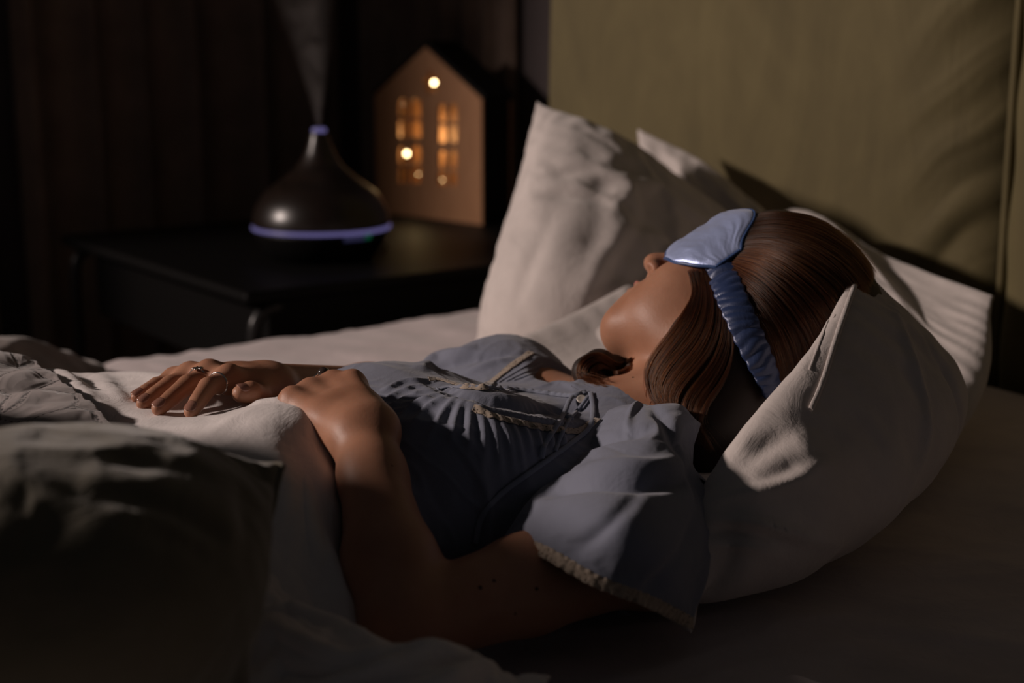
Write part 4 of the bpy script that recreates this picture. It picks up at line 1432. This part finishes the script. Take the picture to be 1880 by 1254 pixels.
strands([
    # swept back over the crown from the edge of the mask
    ([[(1335, 408), (1420, 398), (1500, 412), (1575, 455), (1610, 500)],
      [(1335, 428), (1420, 412), (1500, 432), (1565, 475), (1600, 520)],
      [(1332, 448), (1415, 440), (1490, 465), (1550, 510), (1585, 560)],
      [(1328, 464), (1405, 470), (1470, 505), (1525, 555), (1550, 600)],
      [(1328, 480), (1395, 505), (1445, 550), (1485, 605), (1500, 650)],
      [(1348, 505), (1385, 545), (1420, 595), (1445, 650), (1450, 700)],
      [(1355, 535), (1380, 580), (1405, 630), (1420, 680), (1425, 730)]], 5600, 90, 0.0009, 0.006, 1.30),
    # temple to the fall beside the neck
    ([[(1262, 500), (1272, 540), (1262, 580), (1228, 628), (1196, 678), (1204, 728), (1230, 760), (1250, 790)],
      [(1272, 497), (1286, 545), (1275, 592), (1242, 640), (1208, 690), (1214, 735), (1240, 770), (1262, 800)],
      [(1285, 497), (1300, 548), (1290, 605), (1256, 655), (1222, 702), (1226, 742), (1252, 778), (1275, 808)],
      [(1298, 500), (1314, 560), (1304, 620), (1275, 670), (1240, 716), (1240, 755), (1266, 788), (1288, 815)],
      [(1312, 520), (1330, 580), (1322, 640), (1296, 690), (1264, 735), (1262, 770), (1285, 800), (1300, 825)],
      [(1325, 545), (1345, 600), (1345, 660), (1325, 715), (1298, 755), (1290, 785), (1298, 800), (1312, 830)]], 5200, 60, 0.0016, 0.006, 1.26),
    # far lock
    ([[(1165, 655), (1130, 668), (1100, 652), (1066, 668), (1070, 700), (1100, 716)],
      [(1162, 665), (1128, 680), (1098, 664), (1076, 680), (1084, 702), (1108, 712)],
      [(1160, 678), (1130, 692), (1104, 678), (1090, 690), (1098, 708), (1118, 714)]], 1400, 12, 0.0015, 0.004, 1.31),
], hair)

# ------------------------------------------------------------------ blue satin sleep mask
mask = empty('sleep_mask', hl(0.1, 0.03, 0), 'shiny blue satin sleep mask covering her eyes, with a gathered strap round her hair', 'sleep mask')
def mask_shield():
    nu, nv = 90, 56
    th = np.radians(np.linspace(-72, 72, nu))
    deg = np.degrees(th)
    lo = np.interp(np.abs(deg), [0, 8, 20, 45, 62, 72], [0.004, -0.004, -0.014, -0.018, -0.008, 0.004])
    hi = np.interp(np.abs(deg), [0, 15, 32, 48, 58, 65, 72], [0.060, 0.064, 0.070, 0.076, 0.066, 0.044, 0.032])
    ker = np.ones(5) / 5
    lo = np.convolve(np.pad(lo, 2, 'edge'), ker, 'valid'); hi = np.convolve(np.pad(hi, 2, 'edge'), ker, 'valid')
    front, back = [], []
    for i in range(nu):
        for j in range(nv):
            t = j / (nv - 1)
            u = lo[i] + (hi[i] - lo[i]) * t - 0.009
            a = th[i]
            f0 = 0.010 + 0.0930 * math.cos(a) - 0.010 * max(0, (u - 0.045) / 0.045) ** 2
            if abs(deg[i]) < 16: f0 += 0.010 * (1 - abs(deg[i]) / 16) * max(0, 1 - (u - 0.0) / 0.045)
            l0 = 0.0745 * math.sin(a) * (1 - 0.05 * max(0, u / 0.09))
            rim = min(1, 6 * min(t, 1 - t)) ** 0.5 * min(1, 7 * min(i, nu - 1 - i) / (nu - 1)) ** 0.5
            n = np.array([math.cos(a), 0.15, math.sin(a)])
            w = 0.0011 * fbm(np.array([[i * 0.10, j * 0.10, 3.0]]), 3)[0]
            ra = 0.0005 * math.sin(j * 0.9 + 1.5 * math.sin(i * 0.3)) * math.exp(-(90 - abs(deg[i]) - 10) / 16) 
            p = np.array([f0, u, l0]) + n * (0.0055 * rim + 0.001 + w * rim + ra * rim)
            front.append(hl(*p)); back.append(hl(*(np.array([f0, u, l0]) - n * 0.002 * rim)))
    F = list(map(tuple, grid_faces(nu, nv))) + list(map(tuple, grid_faces(nu, nv, nu * nv, True)))
    bd = [i * nv for i in range(nu)] + [(nu - 1) * nv + j for j in range(1, nv)] + [i * nv + nv - 1 for i in range(nu - 2, -1, -1)] + [j for j in range(nv - 2, 0, -1)]
    m = len(bd)
    F += [(bd[k], bd[(k + 1) % m], bd[(k + 1) % m] + nu * nv, bd[k] + nu * nv) for k in range(m)]
    o = mesh_obj('shield', front + back, F, M['satin'], mask)
    ring = [front[k] for k in bd]
    ring.append(ring[0])
    tube('piping', ring[::3] + [ring[0]], 0.0016, M['satin_dark'], mask, 240, 8)
    return o
mask_shield()
s0_ = project(hl(0.046, 0.010, 0.074))
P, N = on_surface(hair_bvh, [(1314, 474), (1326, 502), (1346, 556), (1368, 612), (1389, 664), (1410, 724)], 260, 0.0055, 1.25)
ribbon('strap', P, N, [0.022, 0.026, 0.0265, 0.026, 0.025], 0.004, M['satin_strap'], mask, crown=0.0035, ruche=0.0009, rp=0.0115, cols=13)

# the stitched hem that runs down the near pillow
pil = bpy.data.objects['pillow.002']
pil_bvh = BVHTree.FromPolygons([v.co[:] for v in pil.data.vertices], [tuple(p.vertices) for p in pil.data.polygons])
P, N = on_surface(pil_bvh, [(1578, 500), (1556, 560), (1532, 630), (1510, 700), (1488, 752)], 120, 0.0004)
ribbon('hem', P, N, 0.0045, 0.0016, M['pillow_cotton'], pil, crown=0.0012)
P, N = on_surface(pil_bvh, [(1556, 505), (1532, 560), (1508, 620), (1486, 680)], 100, 0.0002)
ribbon('hem', P, N, 0.0020, 0.0008, M['pillow_cotton'], pil, crown=0.0004)

# ------------------------------------------------------------------ bedside table
NZ = MAT_Z + 0.036
table = empty('bedside_table', (-0.15, 1.35, 0), 'low black bedside table with rounded legs, standing beyond the bed', 'bedside table')
bm = bmesh.new(); add_box(bm, (-0.60, 0.963, NZ - 0.022), (0.34, 1.84, NZ), 0.008)
bm_obj('table_top', bm, M['black'], table, False)
bm = bmesh.new(); add_box(bm, (-0.545, 0.995, NZ - 0.17), (0.29, 1.79, NZ - 0.022), 0.004)
bm_obj('drawer', bm, M['black'], table, False)
for x, sx in ((-0.58, 1), (0.315, -1)):
    for y, sy in ((0.983, 1), (1.82, -1)):
        tube('leg', [(x + sx * 0.05, y, NZ - 0.03), (x + sx * 0.012, y, NZ - 0.045), (x, y, NZ - 0.10), (x, y, 0.3), (x, y, 0.0)], 0.012, M['black_metal'], table, 40, 12)

# ------------------------------------------------------------------ aroma diffuser and its mist
dp = on_z(592, 472, NZ)
dd = (dp - CAM).dot(FWD)
S = dd / F_PX
diff = empty('aroma_diffuser', dp, 'dark wood grain teardrop diffuser with a lavender light ring, standing on the black bedside table', 'diffuser')
B = Matrix.Translation(dp)
RZ = 58 * S                                       # height of the light ring
bm = bmesh.new(); add_lathe(bm, [(0, 0), (88 * S, 0), (96 * S, 3 * S), (112 * S, 26 * S), (121 * S, 45 * S), (124 * S, RZ - 4 * S), (0, RZ - 4 * S)], 96, B); bm_obj('base', bm, M['black'], diff)
bm = bmesh.new(); add_lathe(bm, [(118 * S, RZ - 4 * S), (125 * S, RZ - 4 * S), (127 * S, RZ - 1 * S), (125.5 * S, RZ + 3 * S), (118 * S, RZ + 3 * S)], 96, B); bm_obj('light_ring', bm, M['ring_glow'], diff)
prof = [(124, 2.5), (125, 9), (122, 26), (113, 46), (98, 64), (78, 80), (58, 95), (42, 110), (31, 126), (24, 142), (19, 156), (16.5, 166), (14, 169), (9, 169)]
P = catmull([(a, b) for a, b in prof], 70)
bm = bmesh.new(); add_lathe(bm, [(a * S, RZ + b * S) for a, b in P], 96, B); bm_obj('cover', bm, M['wood_dark'], diff)
bm = bmesh.new(); add_lathe(bm, [(4 * S, RZ + 166 * S), (13 * S, RZ + 167 * S), (13 * S, RZ + 175 * S), (11 * S, RZ + 177 * S), (5 * S, RZ + 177 * S)], 40, B); bm_obj('nozzle', bm, M['ring_glow'], diff)
# little indicator windows under the ring, set into the base
def on_base(ang, z, w, h, m, name):
    r0, r1 = 124.6 * S, 121.8 * S
    V = []
    for i in range(9):
        a = ang + (i / 8 - 0.5) * w
        for zz, rr in ((z - h / 2, r1), (z + h / 2, r0)):
            V.append(dp + Vector((rr * math.cos(a), rr * math.sin(a), zz)))
    o = mesh_obj(name, V, grid_faces(9, 2), m, diff)
    solidify(o, 0.002, 0)
ang0 = math.atan2(-FWD.y, -FWD.x)
M['dim_lav'] = emit('dim_lavender', (0.16, 0.16, 0.42), 0.10)
on_base(ang0 + 0.62, RZ - 10 * S, 0.34, 9 * S, M['dim_lav'], 'display')
on_base(ang0 + 0.86, RZ - 9 * S, 0.10, 10 * S, M['green_glow'], 'indicator_light')
c0 = dp + Vector((116 * S * math.cos(ang0 + 1.25), 116 * S * math.sin(ang0 + 1.25), 30 * S))
tube('power_cord', [c0, c0 + Vector((0.012, 0.0, -0.006)), c0 + Vector((0.022, 0.03, -0.022)), Vector((c0.x + 0.06, c0.y + 0.12, NZ + 0.004)), Vector((c0.x + 0.10, c0.y + 0.4, NZ + 0.004))], 0.0028, M['black'], diff, 50, 8)

def mist():
    top = dp + Vector((0, 0, RZ + 178 * S))
    bm = bmesh.new()
    pts = [(0, 0, 0.004), (-0.002, 0.03, 0.010), (-0.006, 0.08, 0.024), (-0.016, 0.14, 0.048), (-0.030, 0.21, 0.078), (-0.045, 0.30, 0.10), (-0.055, 0.40, 0.115)]
    rings = []
    for lat, z, r in pts:
        c = top + RIGHT * lat + Vector((0, 0, z))
        rings.append([bm.verts.new(c + Vector((r * math.cos(a * PI / 12), r * math.sin(a * PI / 12), 0))) for a in range(24)])
    for a, b in zip(rings, rings[1:]):
        for k in range(24): bm.faces.new((a[k], a[(k + 1) % 24], b[(k + 1) % 24], b[k]))
    bm.faces.new(rings[0][::-1]); bm.faces.new(rings[-1])
    m = bpy.data.materials.new('mist')
    m.use_nodes = True
    nt = m.node_tree; nt.nodes.clear()
    out = nt.nodes.new('ShaderNodeOutputMaterial')
    vol = nt.nodes.new('ShaderNodeVolumePrincipled')
    vol.inputs['Color'].default_value = (0.90, 0.82, 0.80, 1)
    vol.inputs['Anisotropy'].default_value = 0.1
    tc = nt.nodes.new('ShaderNodeTexCoord')
    # density: dies away from the axis of the plume and with height, broken by billows
    sep = nt.nodes.new('ShaderNodeSeparateXYZ')
    nt.links.new(tc.outputs['Object'], sep.inputs[0])
    def math_(op, a, b=None, c=None):
        n = nt.nodes.new('ShaderNodeMath'); n.operation = op
        for i, v in enumerate((a, b, c)):
            if v is None: continue
            if hasattr(v, 'links'): nt.links.new(v, n.inputs[i])
            else: n.inputs[i].default_value = v
        return n.outputs[0]
    z = sep.outputs[2]
    # the plume leans with height: axis offset -k z^1.5 along the camera-right world direction is plain world drift here
    zz = math_('POWER', math_('MAXIMUM', z, 0.0), 1.6)
    ax = math_('SUBTRACT', sep.outputs[0], math_('MULTIPLY', zz, -0.055 / (0.4 ** 1.6) * RIGHT.x))
    ay = math_('SUBTRACT', sep.outputs[1], math_('MULTIPLY', zz, -0.055 / (0.4 ** 1.6) * RIGHT.y))
    r = math_('SQRT', math_('ADD', math_('MULTIPLY', ax, ax), math_('MULTIPLY', ay, ay)))
    rad = math_('MULTIPLY_ADD', z, 0.24, 0.004)
    q = math_('DIVIDE', r, rad)
    g = math_('MAXIMUM', math_('SUBTRACT', 1.0, math_('MULTIPLY', q, q)), 0.0)
    n = noise_node(nt, tc.outputs['Object'], 16, 4, 0.6, 0.8)
    bl = math_('MAXIMUM', math_('MULTIPLY_ADD', n, 3.0, -0.95), 0.0)
    fade = math_('MAXIMUM', math_('SUBTRACT', 1.0, math_('DIVIDE', z, 0.36)), 0.0)
    thin = math_('DIVIDE', 1.0, math_('MULTIPLY_ADD', z, 9.0, 0.35))
    den = math_('MULTIPLY', math_('MULTIPLY', g, bl), math_('MULTIPLY', fade, thin))
    den = math_('MULTIPLY', den, 13.0)
    nt.links.new(den, vol.inputs['Density'])
    nt.links.new(vol.outputs[0], out.inputs['Volume'])
    me = bpy.data.meshes.new('mist_plume')
    bmesh.ops.translate(bm, verts=bm.verts, vec=-top)
    bmesh.ops.recalc_face_normals(bm, faces=bm.faces[:])
    bm.to_mesh(me); bm.free()
    o = bpy.data.objects.new('mist_plume', me)
    COL.objects.link(o)
    o.location = top
    me.materials.append(m)
    tag(o, 'faint plume of mist rising from the nozzle of the diffuser', 'mist', None, 'stuff')
mist()

# ------------------------------------------------------------------ wooden house lantern
def lantern():
    from mathutils.geometry import delaunay_2d_cdt
    pr_, pl_ = on_z(887, 413, NZ), on_z(694, 389, NZ)
    ex = (pl_ - pr_); Wd = ex.length; ex.normalize()       # along the front, from its right foot to its left
    ez = Vector((0, 0, 1))
    en = ex.cross(ez); en.normalize()
    if en.dot(FWD) > 0: en = -en                            # outward, to the room
    dr = (pr_ - CAM).dot(FWD)
    H = at(887, 180, dr).z - NZ
    AP = at(787, 86, dr * 0.52 + (pl_ - CAM).dot(FWD) * 0.48).z - NZ
    root = empty('house_lantern', (pr_ + pl_) / 2, 'glowing plywood house lantern with cut-out windows and a star, standing behind the diffuser', 'lantern')
    def uv(px, py):                                        # pixel -> panel plane coordinates
        r = FWD + RIGHT * ((px - 940) / F_PX) + UP * ((627 - py) / F_PX)
        t = (pr_ - CAM).dot(en) / r.dot(en)
        p = CAM + r * t - pr_
        return p.dot(ex), p.z
    outline = [(0, 0), (Wd, 0), (Wd, H), (Wd / 2, AP), (0, H)]
    holes = []
    def pane(x0, x1, y0, y1, arch):
        a = [uv(x0, y1), uv(x1, y1)]
        pts = [uv(x0, y1), uv(x1, y1)]
        u0, v1 = uv(x0, y0); u1, _ = uv(x1, y0)
        vt = v1
        if arch:
            rr = abs(u1 - u0) / 2
            for k in range(7):
                th = PI * k / 6
                pts.append(((u0 + u1) / 2 + (u1 - u0) / 2 * math.cos(th), vt - rr * 0.8 + rr * 0.8 * math.sin(th)))
        else:
            pts += [(u1, vt), (u0, vt)]
        holes.append(pts)
    for xs in ((735, 752, 757, 774), (806, 821, 826, 841)):
        dy = 0 if xs[0] < 780 else 9
        for (ya, yb, yc, yd) in ((181 + dy, 215 + dy, 222 + dy, 252 + dy), (266 + dy, 299 + dy, 306 + dy, 335 + dy * 0.5)):
            for xa, xb in ((xs[0], xs[1]), (xs[2], xs[3])):
                pane(xa, xb, ya, yb, True)
                pane(xa, xb, yc, yd, False)
    cx, cy = uv(793, 152)
    R1 = abs(uv(775, 152)[0] - uv(811, 152)[0]) / 2
    holes.append([(cx + R1 * (1 if k % 2 == 0 else 0.48) * math.sin(k * PI / 5 + 0.15), cy + R1 * (1 if k % 2 == 0 else 0.48) * math.cos(k * PI / 5 + 0.15)) for k in range(10)])
    def behind(px, py, w):                                  # the point w behind the panel that shows at a pixel
        r = FWD + RIGHT * ((px - 940) / F_PX) + UP * ((627 - py) / F_PX)
        return CAM + r * ((pr_ - en * w - CAM).dot(en) / r.dot(en))
    def to3(u, v, w): return pr_ + ex * u + ez * v + en * w
    vs, es = [], []
    for poly in [outline] + holes:
        o0 = len(vs)
        vs += [Vector(p) for p in poly]
        es += [(o0 + i, o0 + (i + 1) % len(poly)) for i in range(len(poly))]
    r = delaunay_2d_cdt(vs, es, [], 0, 1e-6)
    pv, pf = r[0], r[2]
    def inside(p, poly):
        c = False
        for i in range(len(poly)):
            (x1, y1), (x2, y2) = poly[i], poly[i - 1]
            if (y1 > p[1]) != (y2 > p[1]) and p[0] < (x2 - x1) * (p[1] - y1) / (y2 - y1) + x1: c = not c
        return c
    keep = []
    for f in pf:
        c = sum((pv[i] for i in f), Vector((0, 0))) / len(f)
        if inside(c, outline) and not any(inside(c, h) for h in holes): keep.append(f)
    o = mesh_obj('front_panel', [to3(p[0], p[1], 0) for p in pv], keep, M['plywood'], root, False)
    bmm = bmesh.new(); bmm.from_mesh(o.data)
    bmesh.ops.recalc_face_normals(bmm, faces=bmm.faces[:])
    bmm.to_mesh(o.data); bmm.free()
    solidify(o, 0.006, 0)
    D = 0.085
    def slab(name, poly, w0, w1, m):
        n = len(poly)
        V = [to3(u, v, w0) for u, v in poly] + [to3(u, v, w1) for u, v in poly]
        F = [tuple(range(n))[::-1], tuple(range(n, 2 * n))] + [(i, (i + 1) % n, (i + 1) % n + n, i + n) for i in range(n)]
        q = mesh_obj(name, V, F, m, root, False)
        return q
    slab('back_panel', outline, -D - 0.006, -D, M['plywood'])
    t = 0.007
    slab('side_panel', [(0, 0), (t, 0), (t, H), (0, H)], -D, -0.003, M['black'])
    slab('side_panel', [(Wd - t, 0), (Wd, 0), (Wd, H), (Wd - t, H)], -D, -0.003, M['black'])
    slab('bottom_panel', [(t, 0), (Wd - t, 0), (Wd - t, t), (t, t)], -D, -0.003, M['plywood'])
    k = (AP - H) / (Wd / 2)
    for s in (0, 1):
        f = (lambda u: u) if s == 0 else (lambda u: Wd - u)
        e = 0.006
        slab('roof_panel', [(f(-e), H - e * k), (f(Wd / 2), AP), (f(Wd / 2), AP + 0.013), (f(-e), H - e * k + 0.013)], -D - 0.010, 0.000, M['black'])
    # fairy lights strung inside
    spots = [(747, 282, 0.030), (797, 152, 0.025), (742, 192, 0.055), (768, 320, 0.06), (824, 240, 0.07), (812, 330, 0.065)]
    P = []
    for px, py, w in spots:
        P.append(behind(px, py, w))
    cord_ = tube('light_string', [P[3], P[0], P[2], P[1], P[4], P[5]], 0.0012, M['black'], root, 60, 6)
    for i, p in enumerate(P):
        bm = bmesh.new(); bmesh.ops.create_uvsphere(bm, u_segments=16, v_segments=10, radius=0.0050 if i < 2 else 0.0013, matrix=Matrix.Translation(p))
        bm_obj('bulb', bm, M['bulb_glow'], cord_)
    ld = bpy.data.lights.new('lantern_glow', 'POINT')
    ld.energy = 0.50; ld.color = (1.0, 0.68, 0.30); ld.shadow_soft_size = 0.02
    lo = bpy.data.objects.new('lantern_glow', ld); COL.objects.link(lo)
    lo.location = behind(772, 256, 0.036)
    adopt(lo, root)
lantern()

# ------------------------------------------------------------------ rings, nails, moles
def ring_on(name, centre, axis, r, tube_r, m, label, stone=None):
    axis = Vector(axis).normalized()
    q = axis.to_track_quat('Z', 'Y')
    root = empty(name, centre, label, 'ring')
    pts = [Vector(centre) + q @ Vector((r * math.cos(a), r * math.sin(a), 0)) for a in np.linspace(0, 2 * PI, 33)]
    tube('band', pts, tube_r, m, root, 80, 10)
    return root, q
def fingdir(a, b): return (Vector(b) - Vector(a)).normalized()
mc, fg = HAND_F[0], HAND_F[1]
def lerp(a, b, t): return Vector(a) * (1 - t) + Vector(b) * t
ring_on('ring', lerp(fg[0][0], fg[0][1], 0.52), fingdir(fg[0][0], fg[0][1]), 0.0090, 0.0009, M['silver'], 'plain thin silver ring on the index finger of her far hand')
rt, q = ring_on('ring', lerp(fg[1][0], fg[1][1], 0.50), fingdir(fg[1][0], fg[1][1]), 0.0097, 0.0008, M['silver'], 'silver ring with small knotted leaf setting on the middle finger of her far hand')
c = lerp(fg[1][0], fg[1][1], 0.50) + Vector((0, 0, 0.0102))
for k in range(5):
    a = k * 1.256
    bm = bmesh.new()
    bmesh.ops.create_uvsphere(bm, u_segments=14, v_segments=8, radius=1, matrix=Matrix.Translation(c + Vector((0.0024 * math.cos(a), 0.0024 * math.sin(a), 0))) @ Matrix.Rotation(a, 4, 'Z') @ Matrix.Diagonal((0.0030, 0.0013, 0.0012, 1)))
    bm_obj('leaf', bm, M['silver'], rt)
rc = at(594, 705, 1.172)
rt2, q = ring_on('ring', rc, (0.35, 0.9, -0.15), 0.0095, 0.0009, M['silver'], 'silver ring with a dark domed stone, standing up behind the knuckles of her near hand')
sc_ = at(594, 684, 1.172)
bm = bmesh.new(); bmesh.ops.create_uvsphere(bm, u_segments=24, v_segments=14, radius=1, matrix=Matrix.Translation(sc_) @ Matrix.Diagonal((0.0052, 0.0052, 0.0046, 1))); bm_obj('stone', bm, M['stone'], rt2)
tube('setting', [sc_ + Vector((0.0043 * math.cos(a), 0.0043 * math.sin(a), -0.0012)) for a in np.linspace(0, 2 * PI, 25)], 0.0007, M['silver'], rt2, 60, 8)

def nail(tip, prev, r, tilt=0.0):
    """a curved nail on the back of a finger tip"""
    tip, prev = np.array(tip), np.array(prev)
    a = tip - prev; a /= np.linalg.norm(a)
    up = np.array((0, 0, 1.0)) + tilt * np.array((-FWD)[:])
    up = up - a * up.dot(a); up /= np.linalg.norm(up)
    s = np.cross(a, up)
    V = []
    n, m = 13, 11
    for i in range(n):
        t = -1 + 2 * i / (n - 1)
        for j in range(m):
            c_ = -1 + 2 * j / (m - 1)
            wdt = math.sqrt(max(0.02, 1 - max(0, abs(t) - 0.25) ** 2 * 1.45))
            ang = c_ * 0.86 * wdt
            rr = r * 1.05 - 0.0010 * max(0, t) ** 2
            V.append(tip - a * 0.0006 + a * (t * 0.0052) + rr * (math.cos(ang) * up + math.sin(ang) * s))
    o = mesh_obj('fingernail', V, grid_faces(n, m), M['nail'], person)
    solidify(o, 0.0006, 0)
    return o
for fi, ch in enumerate(HAND_F[1]):
    nail(ch[3], ch[2], HAND_F[2][fi] * 0.78, 0.45)
nail(HAND_F[4 - 1][3], HAND_F[4 - 1][2], 0.0080, 0.5)
def mole(px, py, r=0.0012):
    h, n = sight(body_bvh, px, py, 0.0002)
    if h is None: return
    bm = bmesh.new()
    bmesh.ops.create_uvsphere(bm, u_segments=12, v_segments=8, radius=1, matrix=Matrix.Translation(h) @ n.to_track_quat('Z', 'Y').to_matrix().to_4x4() @ Matrix.Diagonal((r, r, r * 0.35, 1)))
    bm_obj('mole', bm, M['mole'], person)
for px, py, r in ((882, 1079, 0.0016), (907, 1066, 0.0013), (985, 1081, 0.0014), (946, 1127, 0.0010), (1162, 693, 0.0010), (720, 855, 0.0007)):
    mole(px, py, r)
